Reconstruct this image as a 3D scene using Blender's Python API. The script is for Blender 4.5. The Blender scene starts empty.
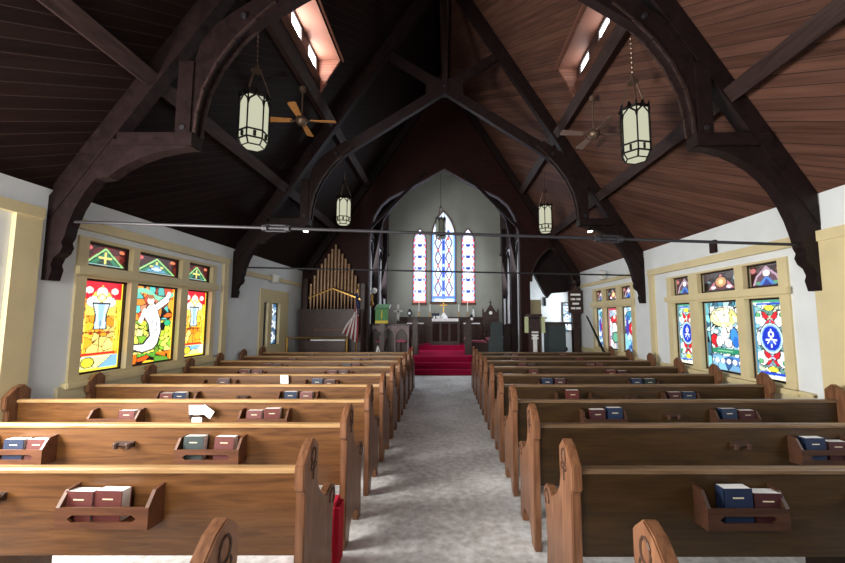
import bpy, bmesh, math, random
import numpy as np
from mathutils import Vector, Matrix
random.seed(7)
S = bpy.context.scene
C = S.collection
PI = math.pi
FL = -0.08                      # nave floor level

# ------------------------------------------------------------------ camera, world, lights, exposure
cam = bpy.data.cameras.new('camera'); camo = bpy.data.objects.new('camera', cam); C.objects.link(camo)
camo.location = (0, 0, 1.7); camo.rotation_euler = (math.radians(90 + 5.31), 0, 0)
cam.sensor_fit = 'HORIZONTAL'; cam.sensor_width = 36; cam.lens = 36 * 386 / 845
cam.shift_x = -21.9 / 845; cam.clip_end = 100; cam.clip_start = .05
S.camera = camo
w = bpy.data.worlds.new('world'); S.world = w; w.use_nodes = True
w.node_tree.nodes['Background'].inputs[0].default_value = (.75, .85, 1, 1)
w.node_tree.nodes['Background'].inputs[1].default_value = .5

def area(name, loc, target, sx, sy, power, col):
    l = bpy.data.lights.new(name, 'AREA'); l.shape = 'RECTANGLE'; l.size = sx; l.size_y = sy; l.energy = power; l.color = col
    o = bpy.data.objects.new(name, l); C.objects.link(o); o.location = loc
    o.rotation_euler = (Vector(target) - Vector(loc)).to_track_quat('-Z', 'Y').to_euler()
    return o
DAY = (1, .97, .93)
a = area('west_door_light', (-2.2, -2.3, 2.6), (-1.6, 8, .2), 2.6, 2.6, 85, (1, .97, .93)); a.data.spread = math.radians(110)
area('rear_left_window_light', (-4.45, 2.1, 1.85), (1, 2.6, 2.0), 2.5, 1.6, 430, (1, .97, .92))
area('rear_right_window_light', (4.2, 1.8, 1.7), (0, 2.6, 1.6), 2.2, 1.4, 45, (.88, .95, 1))
area('chancel_left_window_light', (-2.5, 14.4, 3.4), (2.5, 14.2, 2.4), 2.6, 2.0, 130, (.9, .95, 1))
area('chancel_right_window_light', (2.5, 14.4, 3.4), (-2.5, 14.2, 2.4), 2.6, 2.0, 100, (.9, .95, 1))
area('side_room_window_light', (4.9, 14.4, 2.2), (3, 14.6, 2), 1.2, 1.4, 25, (.92, .97, 1))
S.view_settings.view_transform = 'Standard'; S.view_settings.look = 'None'
S.view_settings.gamma = 1; S.view_settings.use_curve_mapping = False
S.view_settings.exposure = 0.68

# ------------------------------------------------------------------ materials
def lin(c):
    return tuple((x / 12.92 if x <= .04045 else ((x + .055) / 1.055) ** 2.4) for x in c)
def rgb(r, g, b): return lin((r / 255, g / 255, b / 255)) + (1,)
def nodes(name):
    m = bpy.data.materials.new(name); m.use_nodes = True
    nt = m.node_tree; return m, nt, nt.nodes['Principled BSDF']
def mat(name, col, rough=.6, metal=0, noise=.12, scale=6, bump=0, spec=.4, stretch=(1, 1, 1)):
    m, nt, b = nodes(name)
    tc = nt.nodes.new('ShaderNodeTexCoord'); mp = nt.nodes.new('ShaderNodeMapping'); mp.inputs['Scale'].default_value = stretch
    n = nt.nodes.new('ShaderNodeTexNoise'); n.inputs['Scale'].default_value = scale; n.inputs['Detail'].default_value = 5
    r = nt.nodes.new('ShaderNodeValToRGB')
    r.color_ramp.elements[0].position = .3; r.color_ramp.elements[1].position = .7
    r.color_ramp.elements[0].color = tuple(c * (1 - noise) for c in col[:3]) + (1,)
    r.color_ramp.elements[1].color = tuple(min(1, c * (1 + noise)) for c in col[:3]) + (1,)
    nt.links.new(tc.outputs['Object'], mp.inputs[0]); nt.links.new(mp.outputs[0], n.inputs['Vector'])
    nt.links.new(n.outputs['Fac'], r.inputs[0]); nt.links.new(r.outputs[0], b.inputs['Base Color'])
    b.inputs['Roughness'].default_value = rough; b.inputs['Metallic'].default_value = metal
    b.inputs['Specular IOR Level'].default_value = spec
    if bump:
        bp = nt.nodes.new('ShaderNodeBump'); bp.inputs['Strength'].default_value = bump; bp.inputs['Distance'].default_value = .01
        nt.links.new(n.outputs['Fac'], bp.inputs['Height']); nt.links.new(bp.outputs[0], b.inputs['Normal'])
    return m
def wood(name, c1, c2, rough=.4, stretch=(1, 14, 14), scale=2.2, spec=.4):
    m, nt, b = nodes(name)
    tc = nt.nodes.new('ShaderNodeTexCoord'); mp = nt.nodes.new('ShaderNodeMapping'); mp.inputs['Scale'].default_value = stretch
    n = nt.nodes.new('ShaderNodeTexNoise'); n.inputs['Scale'].default_value = scale; n.inputs['Detail'].default_value = 6
    n.inputs['Distortion'].default_value = 1.2
    r = nt.nodes.new('ShaderNodeValToRGB'); r.color_ramp.elements[0].position = .32; r.color_ramp.elements[1].position = .68
    r.color_ramp.elements[0].color = c1; r.color_ramp.elements[1].color = c2
    nt.links.new(tc.outputs['Object'], mp.inputs[0]); nt.links.new(mp.outputs[0], n.inputs['Vector'])
    nt.links.new(n.outputs['Fac'], r.inputs[0]); nt.links.new(r.outputs[0], b.inputs['Base Color'])
    b.inputs['Roughness'].default_value = rough; b.inputs['Specular IOR Level'].default_value = spec
    return m
def planks(name, c1, c2, side, width=.13, ang=32, rough=.55):
    """diagonal boards: coordinates measured up the slope and along the nave, turned by ang"""
    m, nt, b = nodes(name); N = nt.nodes; L = nt.links
    tc = N.new('ShaderNodeTexCoord'); sp = N.new('ShaderNodeSeparateXYZ'); L.new(tc.outputs['Object'], sp.inputs[0])
    def mth(op, a, b_=None):
        x = N.new('ShaderNodeMath'); x.operation = op
        for i, v in enumerate((a, b_)):
            if v is None: continue
            if isinstance(v, (int, float)): x.inputs[i].default_value = v
            else: L.new(v, x.inputs[i])
        return x.outputs[0]
    a = math.radians(ang); slope = mth('MULTIPLY', sp.outputs[2], 1.18)
    along = mth('ADD', mth('MULTIPLY', sp.outputs[1], math.cos(a)), mth('MULTIPLY', slope, math.sin(a)))
    across = mth('SUBTRACT', mth('MULTIPLY', slope, math.cos(a)), mth('MULTIPLY', sp.outputs[1], math.sin(a)))
    q = mth('DIVIDE', across, width); idx = mth('FLOOR', q); fr = mth('FRACT', q)
    wn = N.new('ShaderNodeTexWhiteNoise'); wn.noise_dimensions = '1D'; L.new(idx, wn.inputs['W'])
    cb = N.new('ShaderNodeCombineXYZ'); L.new(mth('MULTIPLY', along, .8), cb.inputs[0]); L.new(mth('MULTIPLY', across, 14), cb.inputs[1]); L.new(mth('MULTIPLY', idx, 3.7), cb.inputs[2])
    n = N.new('ShaderNodeTexNoise'); n.inputs['Scale'].default_value = 1.5; n.inputs['Detail'].default_value = 5; L.new(cb.outputs[0], n.inputs['Vector'])
    f = mth('ADD', mth('MULTIPLY', wn.outputs['Value'], .28), mth('MULTIPLY', n.outputs['Fac'], .9))
    r = N.new('ShaderNodeValToRGB'); r.color_ramp.elements[0].position = .25; r.color_ramp.elements[1].position = .95
    r.color_ramp.elements[0].color = c1; r.color_ramp.elements[1].color = c2; L.new(f, r.inputs[0])
    g = mth('GREATER_THAN', fr, .07)
    mx = N.new('ShaderNodeMix'); mx.data_type = 'RGBA'; L.new(g, mx.inputs[0]); mx.inputs[6].default_value = (.03, .018, .014, 1); L.new(r.outputs[0], mx.inputs[7])
    L.new(mx.outputs[2], b.inputs['Base Color']); b.inputs['Roughness'].default_value = rough; b.inputs['Specular IOR Level'].default_value = .12
    return m
def emit(name, col, s):
    m = bpy.data.materials.new(name); m.use_nodes = True; nt = m.node_tree; nt.nodes.clear()
    e = nt.nodes.new('ShaderNodeEmission'); e.inputs[0].default_value = col; e.inputs[1].default_value = s
    o = nt.nodes.new('ShaderNodeOutputMaterial'); nt.links.new(e.outputs[0], o.inputs[0]); return m
def glassmat(name, s):
    m = bpy.data.materials.new(name); m.use_nodes = True; nt = m.node_tree; nt.nodes.clear()
    a = nt.nodes.new('ShaderNodeAttribute'); a.attribute_name = 'Col'
    e = nt.nodes.new('ShaderNodeEmission'); e.inputs[1].default_value = s
    g = nt.nodes.new('ShaderNodeBsdfGlossy'); g.inputs['Color'].default_value = (.05, .05, .05, 1); g.inputs['Roughness'].default_value = .3
    ad = nt.nodes.new('ShaderNodeAddShader')
    o = nt.nodes.new('ShaderNodeOutputMaterial'); nt.links.new(a.outputs['Color'], e.inputs[0])
    nt.links.new(e.outputs[0], ad.inputs[0]); nt.links.new(g.outputs[0], ad.inputs[1]); nt.links.new(ad.outputs[0], o.inputs[0]); return m

M = {}
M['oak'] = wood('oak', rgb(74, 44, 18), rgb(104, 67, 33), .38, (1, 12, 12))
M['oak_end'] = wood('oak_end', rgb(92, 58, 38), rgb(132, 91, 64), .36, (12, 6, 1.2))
M['oak_rail'] = wood('oak_rail', rgb(140, 106, 68), rgb(176, 142, 100), .32, (1, 12, 12))  # paler than the backs: skylight on the rail tops is in this colour
M['oak_dark'] = wood('oak_dark', rgb(46, 30, 11), rgb(66, 45, 20), .4, (1, 12, 12))  # same oak as the left pews, darkened because this side gets less light
M['oak_dark_rail'] = wood('oak_dark_rail', rgb(96, 73, 52), rgb(124, 99, 75), .34, (1, 12, 12))  # copy of the left rail wood, toned down for weaker light
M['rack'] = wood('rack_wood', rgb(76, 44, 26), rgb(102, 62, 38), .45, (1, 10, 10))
M['rack_dark'] = wood('rack_wood_dark', rgb(54, 31, 19), rgb(76, 46, 29), .5, (1, 10, 10))  # rack wood again, with the dimmer right side put into its colour
M['carving'] = mat('carved_recess', rgb(60, 36, 22), .6)
M['floor'] = None
M['beam'] = wood('dark_stained_beam', rgb(24, 15, 15), rgb(37, 25, 25), .5, (3, 3, 3), 2.5, .15)
M['purlin'] = wood('purlin_wood', rgb(40, 28, 26), rgb(60, 44, 41), .5, (8, 1, 8), 2, .2)
M['gable'] = wood('gable_wood', rgb(36, 18, 16), rgb(49, 26, 24), .5, (1, 4, 8), 3, .12)
M['planksR'] = planks('ceiling_boards_right', rgb(58, 37, 31), rgb(106, 73, 60), 1)  # window light reaching the right slope is painted into the board colour
M['planksL'] = planks('ceiling_boards_left', rgb(20, 11, 10), rgb(34, 21, 18), -1)  # same boards on the unlit slope, shade painted in as near-black
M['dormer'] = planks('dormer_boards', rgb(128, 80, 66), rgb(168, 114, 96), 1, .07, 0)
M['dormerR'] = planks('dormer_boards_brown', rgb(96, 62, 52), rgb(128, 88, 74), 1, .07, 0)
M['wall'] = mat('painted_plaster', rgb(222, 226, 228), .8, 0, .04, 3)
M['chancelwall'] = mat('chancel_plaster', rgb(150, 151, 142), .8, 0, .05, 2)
M['cream'] = mat('cream_paint', rgb(214, 198, 154), .5, 0, .05, 4)
M['creamdk'] = mat('cream_wainscot', rgb(206, 194, 158), .55, 0, .05, 4)
M['sash'] = mat('sash_wood', rgb(40, 26, 20), .5)
M['black'] = mat('black_iron', rgb(26, 24, 24), .45, .6)
M['steel'] = mat('painted_steel_rod', rgb(46, 44, 48), .5, .2)
M['darkwood'] = wood('dark_oak', rgb(40, 26, 24), rgb(66, 44, 38), .4, (4, 4, 4), 2)
M['slate'] = mat('slate_painted_wood', rgb(54, 64, 66), .5)
M['arcade'] = wood('grey_oak_tracery', rgb(120, 104, 108), rgb(156, 138, 140), .5, (4, 4, 4), 2)
M['carpet'] = mat('red_carpet', rgb(160, 22, 64), .95, 0, .15, 40, .3, .1)
M['cushion'] = mat('red_cushion', rgb(168, 22, 44), .8, 0, .1, 30, .2, .2)
M['pinkcushion'] = mat('rose_cushion', rgb(176, 92, 112), .8, 0, .1, 30)
M['bluebook'] = mat('navy_cover', rgb(28, 40, 64), .45, 0, .1, 20)
M['redbook'] = mat('maroon_cover', rgb(88, 40, 36), .45, 0, .1, 20)
M['plum'] = mat('plum_cover', rgb(66, 34, 36), .45, 0, .1, 20)
M['greenbook'] = mat('dark_green_cover', rgb(40, 50, 50), .45, 0, .1, 20)
M['pages'] = mat('page_edges', rgb(238, 236, 232), .8, 0, .03, 60, 0, .4, (1, 1, 8))
M['foil'] = mat('gilt_lettering', rgb(214, 200, 170), .4)
M['paper'] = mat('white_paper', rgb(240, 240, 238), .8, 0, .02)
M['pipe'] = mat('gilded_pipe_metal', rgb(160, 128, 100), .4, .35, .1, 3)
M['white'] = mat('white_paint', rgb(226, 226, 222), .6, 0, .03)
M['brass'] = mat('brass', rgb(190, 150, 80), .3, .9)
M['blade'] = wood('fan_blade_wood', rgb(176, 116, 60), rgb(206, 146, 84), .4, (4, 4, 4), 2)
M['bladeR'] = mat('white_fan_blade', rgb(120, 100, 92), .4)
M['green'] = mat('green_cloth', rgb(96, 150, 100), .85, 0, .08, 20)
M['palegreen'] = mat('pale_green_cloth', rgb(196, 204, 160), .85, 0, .05, 20)
M['yellow'] = mat('gold_fringe', rgb(224, 200, 80), .7)
M['linen'] = mat('white_linen', rgb(232, 232, 232), .8)
M['flagred'] = mat('flag_red', rgb(130, 40, 44), .8); M['flagwhite'] = mat('flag_white', rgb(200, 196, 196), .8); M['flagblue'] = mat('flag_blue', rgb(40, 46, 84), .8)
M['lamp'] = emit('lit_bulb', (1, .95, .85, 1), 4)
M['dayglass'] = emit('daylit_glass', (.93, .98, 1, 1), 17)
M['dayglassR'] = emit('daylit_glass_shaded_side', (.9, .97, 1, 1), 7)
M['stained'] = glassmat('stained_glass', 1.0)

# floor: worn whitish covering
m, nt, b = nodes('worn_pale_floor'); N = nt.nodes; L = nt.links
tc = N.new('ShaderNodeTexCoord')
n1 = N.new('ShaderNodeTexNoise'); n1.inputs['Scale'].default_value = 1.3; n1.inputs['Detail'].default_value = 6
n2 = N.new('ShaderNodeTexNoise'); n2.inputs['Scale'].default_value = 14; n2.inputs['Detail'].default_value = 8
for n in (n1, n2): L.new(tc.outputs['Object'], n.inputs['Vector'])
mm = N.new('ShaderNodeMath'); mm.operation = 'ADD'; L.new(n1.outputs['Fac'], mm.inputs[0]); L.new(n2.outputs['Fac'], mm.inputs[1])
r = N.new('ShaderNodeValToRGB'); r.color_ramp.elements[0].position = .38; r.color_ramp.elements[1].position = .62
hm = N.new('ShaderNodeMath'); hm.operation = 'MULTIPLY'; hm.inputs[1].default_value = .5; L.new(mm.outputs[0], hm.inputs[0])
L.new(hm.outputs[0], r.inputs[0]); r.color_ramp.elements[0].color = rgb(186, 184, 180); r.color_ramp.elements[1].color = rgb(246, 246, 246)
L.new(r.outputs[0], b.inputs['Base Color']); b.inputs['Roughness'].default_value = .75
bp = N.new('ShaderNodeBump'); bp.inputs['Strength'].default_value = .5; bp.inputs['Distance'].default_value = .01; L.new(n2.outputs['Fac'], bp.inputs['Height']); L.new(bp.outputs[0], b.inputs['Normal'])
M['floor'] = m

# ------------------------------------------------------------------ mesh helpers
class MB:
    def __init__(s): s.v = []; s.f = []
    def add(s, v, f):
        o = len(s.v); s.v += [tuple(p) for p in v]; s.f += [tuple(i + o for i in q) for q in f]; return s
    def box(s, x0, x1, y0, y1, z0, z1):
        return s.add([(x, y, z) for x in (x0, x1) for y in (y0, y1) for z in (z0, z1)],
                     [(0, 1, 3, 2), (4, 6, 7, 5), (0, 4, 5, 1), (2, 3, 7, 6), (0, 2, 6, 4), (1, 5, 7, 3)])
    def prism(s, poly, a, b, axis):
        """poly extruded along axis from a to b; poly is (y,z) for x, (x,z) for y, (x,y) for z"""
        f = {'x': lambda p, t: (t, p[0], p[1]), 'y': lambda p, t: (p[0], t, p[1]), 'z': lambda p, t: (p[0], p[1], t)}[axis]
        n = len(poly)
        return s.add([f(p, a) for p in poly] + [f(p, b) for p in poly],
                     [tuple(range(n))[::-1], tuple(range(n, 2 * n))] + [(i, (i + 1) % n, n + (i + 1) % n, n + i) for i in range(n)])
    def tube(s, pts, r, n=8, cap=True):
        pts = [Vector(p) for p in pts]; rings = []
        rr = r if isinstance(r, (list, tuple)) else [r] * len(pts)
        for i, p in enumerate(pts):
            d = (pts[min(i + 1, len(pts) - 1)] - pts[max(i - 1, 0)]).normalized()
            u = d.cross(Vector((0, 0, 1)))
            if u.length < .05: u = d.cross(Vector((0, 1, 0)))
            u.normalize(); vv = d.cross(u)
            rings.append([p + (u * math.cos(2 * PI * k / n) + vv * math.sin(2 * PI * k / n)) * rr[i] for k in range(n)])
        V = [q for g in rings for q in g]; F = []
        for i in range(len(pts) - 1):
            for k in range(n): F.append((i * n + k, i * n + (k + 1) % n, (i + 1) * n + (k + 1) % n, (i + 1) * n + k))
        if cap: F += [tuple(range(n))[::-1], tuple(range((len(pts) - 1) * n, len(pts) * n))]
        return s.add(V, F)
    def lathe(s, prof, c=(0, 0, 0), n=16, start=0):
        V = [(c[0] + r_ * math.cos(start + 2 * PI * k / n), c[1] + r_ * math.sin(start + 2 * PI * k / n), c[2] + z_) for r_, z_ in prof for k in range(n)]
        F = [(i * n + k, i * n + (k + 1) % n, (i + 1) * n + (k + 1) % n, (i + 1) * n + k) for i in range(len(prof) - 1) for k in range(n)]
        F += [tuple(range(n))[::-1], tuple(range((len(prof) - 1) * n, len(prof) * n))]
        return s.add(V, F)
    def build(s, name, m, parent=None, loc=(0, 0, 0), bevel=0, smooth=False, kind=None):
        me = bpy.data.meshes.new(name); me.from_pydata(s.v, [], s.f); me.validate()
        bm = bmesh.new(); bm.from_mesh(me); bmesh.ops.recalc_face_normals(bm, faces=bm.faces)
        if bevel: bmesh.ops.bevel(bm, geom=[e for e in bm.edges if len(e.link_faces) == 2 and e.calc_face_angle(0) > .5], offset=bevel, segments=2, affect='EDGES', clamp_overlap=True)
        bm.to_mesh(me); bm.free()
        if smooth:
            for p in me.polygons: p.use_smooth = True
        me.materials.append(m)
        o = bpy.data.objects.new(name, me); C.objects.link(o); o.location = loc
        if parent: o.parent = parent
        if kind: o['kind'] = kind
        return o
def tag(o, label, cat, group=None):
    o['label'] = label; o['category'] = cat
    if group: o['group'] = group
    return o
def thing(name, label, cat, loc=(0, 0, 0), group=None, rz=0):
    o = bpy.data.objects.new(name, None); C.objects.link(o); o.location = loc; o.rotation_euler = (0, 0, rz)
    o.empty_display_size = .1
    return tag(o, label, cat, group)
KIDS = {}
def copy_tree(o, parent=None):
    c = o.copy(); C.objects.link(c)
    if parent: c.parent = parent
    for ch in list(o.children): copy_tree(ch, c)
    return c
def struct(o): o['kind'] = 'structure'; return o
def bez(p0, p1, p2, n=8):
    return [tuple((1 - t) ** 2 * a + 2 * t * (1 - t) * b_ + t * t * c for a, b_, c in zip(p0, p1, p2)) for t in [i / n for i in range(n + 1)]]

# ------------------------------------------------------------------ shell
WL, WR, YW, YC, YE = -4.55, 4.3, -2.6, 12.3, 17.0
RID, K, KL = 10.0, 1.6, 1.5
MB().box(-4.9, 5.3, YW, 17.3, FL - .2, FL).build('floor', M['floor'], kind='structure')
def wall_with_holes(name, X0, X1, y0, y1, z0, z1, holes, m):
    mb = MB(); ys = sorted({y0, y1} | {h[0] for h in holes} | {h[1] for h in holes}); 
    for a, b_ in zip(ys, ys[1:]):
        hs = [h for h in holes if h[0] <= a and h[1] >= b_]
        if not hs: mb.box(X0, X1, a, b_, z0, z1)
        else:
            h = hs[0]; mb.box(X0, X1, a, b_, z0, h[2]); mb.box(X0, X1, a, b_, h[3], z1)
    return mb.build(name, m, kind='structure')
# window bays: (y0,y1,sill,head)
L1, L2 = (4.72, 7.62, .92, 2.72), (9.5, 11.2, .6, 2.42)
R1, R2 = (4.78, 7.4, .82, 2.46), (8.72, 11.15, .82, 2.5)
wall_with_holes('wall_left', WL - .3, WL, YW, YC, FL, 3.3, [L1, L2], M['wall'])
wall_with_holes('wall_right', WR, WR + .3, YW, YC, FL, 3.3, [R1, R2], M['wall'])
MB().box(-4.9, 4.7, YW - .2, YW, FL, 10.2).build('wall_west', M['wall'], kind='structure')

# roof slopes with dormer openings
def slope_strip(mb, side, x0, x1, y0, y1, t=.14):
    k_ = KL if side < 0 else K
    p = [(side * x0, RID - k_ * x0), (side * x1, RID - k_ * x1), (side * x1, RID - k_ * x1 + t * 1.9), (side * x0, RID - k_ * x0 + t * 1.9)]
    mb.prism(p, y0, y1, 'y')
DY0 = 4.85
DORM = {-1: (7.4, 2.1, 2.5), 1: (7.12, 2.2, 2.53)}
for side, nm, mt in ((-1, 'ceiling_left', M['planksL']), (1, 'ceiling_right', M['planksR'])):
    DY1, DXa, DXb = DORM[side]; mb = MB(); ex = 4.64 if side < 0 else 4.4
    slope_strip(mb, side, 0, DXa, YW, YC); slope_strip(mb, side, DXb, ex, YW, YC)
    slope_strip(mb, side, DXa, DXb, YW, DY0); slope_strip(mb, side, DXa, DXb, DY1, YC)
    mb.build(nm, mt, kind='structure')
MB().box(-.12, .12, YW, YC, 9.6, 9.8).build('trim_1', M['purlin'], kind='structure')

# chancel (gable) wall with arches at YC
def gothic(x0, x1, zs, zp, n=10, k=1.0):
    """pointed arch outline from (x0,zs) up to the point and down to (x1,zs)"""
    xm = (x0 + x1) / 2; h = (x1 - x0) / 2
    l = bez((x0, zs), (x0, zs + (zp - zs) * .62 * k), (xm, zp), n)
    return l + [(2 * xm - x, z) for x, z in l[::-1][1:]]
CH = [(-2.45, 4.2), (-2.42, 4.6), (-2.3, 5.0), (-2.1, 5.35), (-1.8, 5.62), (-1.35, 5.85), (-.9, 6.08), (0, 6.6)]
CH = [(x, z) for x, z in CH] + [(-x, z) for x, z in CH[::-1][1:]]
CH[-1] = (2.45, 4.2)
SIDE = gothic(2.74, 4.12, 2.85, 4.0)
def gable():
    mb = MB(); y0, y1 = YC, YC + .16
    def roofz(x): return RID - (KL if x < 0 else K) * abs(x) + .1
    def lower(x):
        for arc, zb in ((CH, None), (SIDE, None)):
            xs = [p[0] for p in arc]
            if xs[0] <= x <= xs[-1]:
                for a, b_ in zip(arc, arc[1:]):
                    if a[0] <= x <= b_[0] and b_[0] > a[0]: return a[1] + (b_[1] - a[1]) * (x - a[0]) / (b_[0] - a[0])
        return None
    X = sorted({-4.62, 4.4, 0} | {round(p[0], 4) for p in CH + SIDE})
    for a, b_ in zip(X, X[1:]):
        mid = (a + b_) / 2; inside = lower(mid) is not None
        za = lower(a + 1e-6) if inside else FL; zb = lower(b_ - 1e-6) if inside else FL
        if za is None: za = 4.2
        if zb is None: zb = 4.2
        mb.prism([(a, za), (b_, zb), (b_, roofz(b_)), (a, roofz(a))], y0, y1, 'y')
    return mb.build('wall_chancel_gable', M['gable'], kind='structure')
gable()
# pale edge moulding round the chancel arch
def arch_band(pts, y0, y1, t, m, name, zb=None):
    mb = MB(); P = [Vector((p[0], p[1])) for p in pts]
    for a, b_ in zip(P, P[1:]):
        d = (b_ - a).normalized(); nn = Vector((d.y, -d.x)) * t
        mb.prism([tuple(a), tuple(b_), tuple(b_ + nn), tuple(a + nn)], y0, y1, 'y')
    if zb is not None:
        mb.box(pts[0][0], pts[0][0] + t, y0, y1, zb, pts[0][1]); mb.box(pts[-1][0] - t, pts[-1][0], y0, y1, zb, pts[-1][1])
    return mb.build(name, m, kind='structure')
arch_band(CH, YC - .04, YC + .2, .045, M['purlin'], 'trim_2', .43)
arch_band(SIDE, YC - .04, YC + .2, .07, M['purlin'], 'trim_3')
# applied ribs following the roof against the gable
mb = MB()
for s_ in (-1, 1):
    mb.prism([(s_ * 0.05, 9.9), (s_ * 4.3, 3.1 if s_ > 0 else 3.5), (s_ * 4.3, 2.7 if s_ > 0 else 3.1), (s_ * 0.05, 9.5)], YC - .14, YC, 'y')
    mb.prism([(s_ * .55, 6.6), (s_ * 2.75, 4.3), (s_ * 2.75, 4.15), (s_ * .55, 6.45)], YC - .05, YC, 'y')
mb.build('trim_4', M['beam'], kind='structure')

# chancel room
MB().box(-2.85, -2.55, YC + .16, YE, FL, 9.2).build('wall_chancel_left', M['wall'], kind='structure')
MB().box(2.56, 2.72, YC + .16, YE, FL, 9.2).build('wall_chancel_right', M['wall'], kind='structure')
EW = [(-.6, .52, 2.37, 5.2, 6.5), (-1.4, -.8, 2.33, 5.05, 5.68), (.76, 1.36, 2.33, 5.05, 5.68)]
def east():
    mb = MB(); arcs = []
    for x0, x1, zb, zs, zp in EW: arcs.append((gothic(x0, x1, zs, zp, 8), zb))
    X = sorted({-2.85, 2.72} | {round(p[0], 5) for a, _ in arcs for p in a})
    for a, b_ in zip(X, X[1:]):
        mid = (a + b_) / 2; hit = None
        for arc, zb in arcs:
            for p, q in zip(arc, arc[1:]):
                if p[0] - 1e-5 <= a and b_ <= q[0] + 1e-5 and q[0] - p[0] > 1e-6: hit = (p, q, zb)
        if hit:
            p, q, zb = hit
            mb.box(a, b_, YE, YE + .25, FL, zb); mb.prism([(a, p[1]), (b_, q[1]), (b_, 9.2), (a, 9.2)], YE, YE + .25, 'y')
        else: mb.box(a, b_, YE, YE + .25, FL, 9.2)
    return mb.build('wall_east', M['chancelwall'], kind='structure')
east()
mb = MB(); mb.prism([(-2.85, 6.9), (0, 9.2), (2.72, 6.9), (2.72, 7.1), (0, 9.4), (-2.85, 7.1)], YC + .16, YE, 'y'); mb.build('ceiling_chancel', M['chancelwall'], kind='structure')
# right side room
MB().box(2.72, 5.3, 15.4, 15.6, FL, 5).build('wall_side_room', M['wall'], kind='structure')
MB().box(5.1, 5.3, YC, 15.6, FL, 5).build('wall_side_room_right', M['wall'], kind='structure')
MB().prism([(2.72, 5.0), (5.3, 2.9), (5.3, 3.1), (2.72, 5.2)], YC + .16, 15.6, 'y').build('ceiling_side_room', M['gable'], kind='structure')
MB().prism([(2.72, 5.0), (2.72, 3.45), (2.95, 3.2), (3.3, 2.5), (3.42, 2.34), (3.55, 2.5), (4.2, 2.55), (4.6, 3.3), (5.3, 3.3), (5.3, 5)], 12.75, 12.95, 'y').build('trim_5', M['beam'], kind='structure')

# steps and chancel floor
MB().box(-2.55, 2.56, 12.9, YE, FL, .43).build('floor_chancel', M['carpet'], kind='structure')
for i, (ya, yb, z) in enumerate(((12.1, 12.9, .09), (12.38, 12.9, .26), (12.72, 12.9, .425))):
    struct(MB().box(-.98, .84, ya, yb, FL if i == 0 else (.09, .26)[i - 1], z).build('trim_%d' % (6 + i), M['carpet'], bevel=.01))
MB().box(-.98, 1.0, 15.3, YE, .43, .6).build('trim_9', M['carpet'], kind='structure')

# wall trim: cream head boards, posts, wainscot
def trimbox(n, *a, m='cream', bevel=0): return struct(MB().box(*a).build('trim_%d' % n, M[m], bevel=bevel))
k = 10
for (X, s_, posts, head, yy) in ((WL, 1, ((3.98, 4.25), (7.86, 8.02)), 2.8, ((-1, 4.25), (4.5, 8.02))), (WR, -1, ((3.95, 4.42), (7.86, 8.02)), 2.56, ((-1, 4.42), (4.42, 8.02)))):
    mb = MB(); a, b_ = sorted((X, X + s_ * .05))
    for y0, y1 in posts: mb.box(a, b_, y0, y1, FL, head)
    for y0, y1 in yy: mb.box(a, sorted((X, X + s_ * .07))[1] if s_ > 0 else b_, y0, y1, head, head + .12) if s_ > 0 else mb.box(X - .07, X, y0, y1, head, head + .12)
    mb.build('trim_%d' % k, M['cream'], kind='structure'); k += 1
trimbox(12, WL, WL + .07, 8.62, 10.0, 2.66, 2.76); trimbox(13, WL, WL + .07, 10.35, 12.1, 2.66, 2.76)
trimbox(14, WR - .07, WR, 8.55, 12.0, 2.62, 2.7)
trimbox(15, WR - .04, WR, 4.55, 7.86, FL, .8, m='creamdk'); trimbox(16, WR - .06, WR, 4.55, 7.86, .78, .82)
trimbox(17, WR - .04, WR, 8.02, 12.2, FL, .8, m='creamdk')
trimbox(18, WL, WL + .04, 4.6, 7.86, FL, .88, m='creamdk')
trimbox(19, WR - .03, WR, 2.0, 3.72, FL, 2.56, m='wall')

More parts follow.
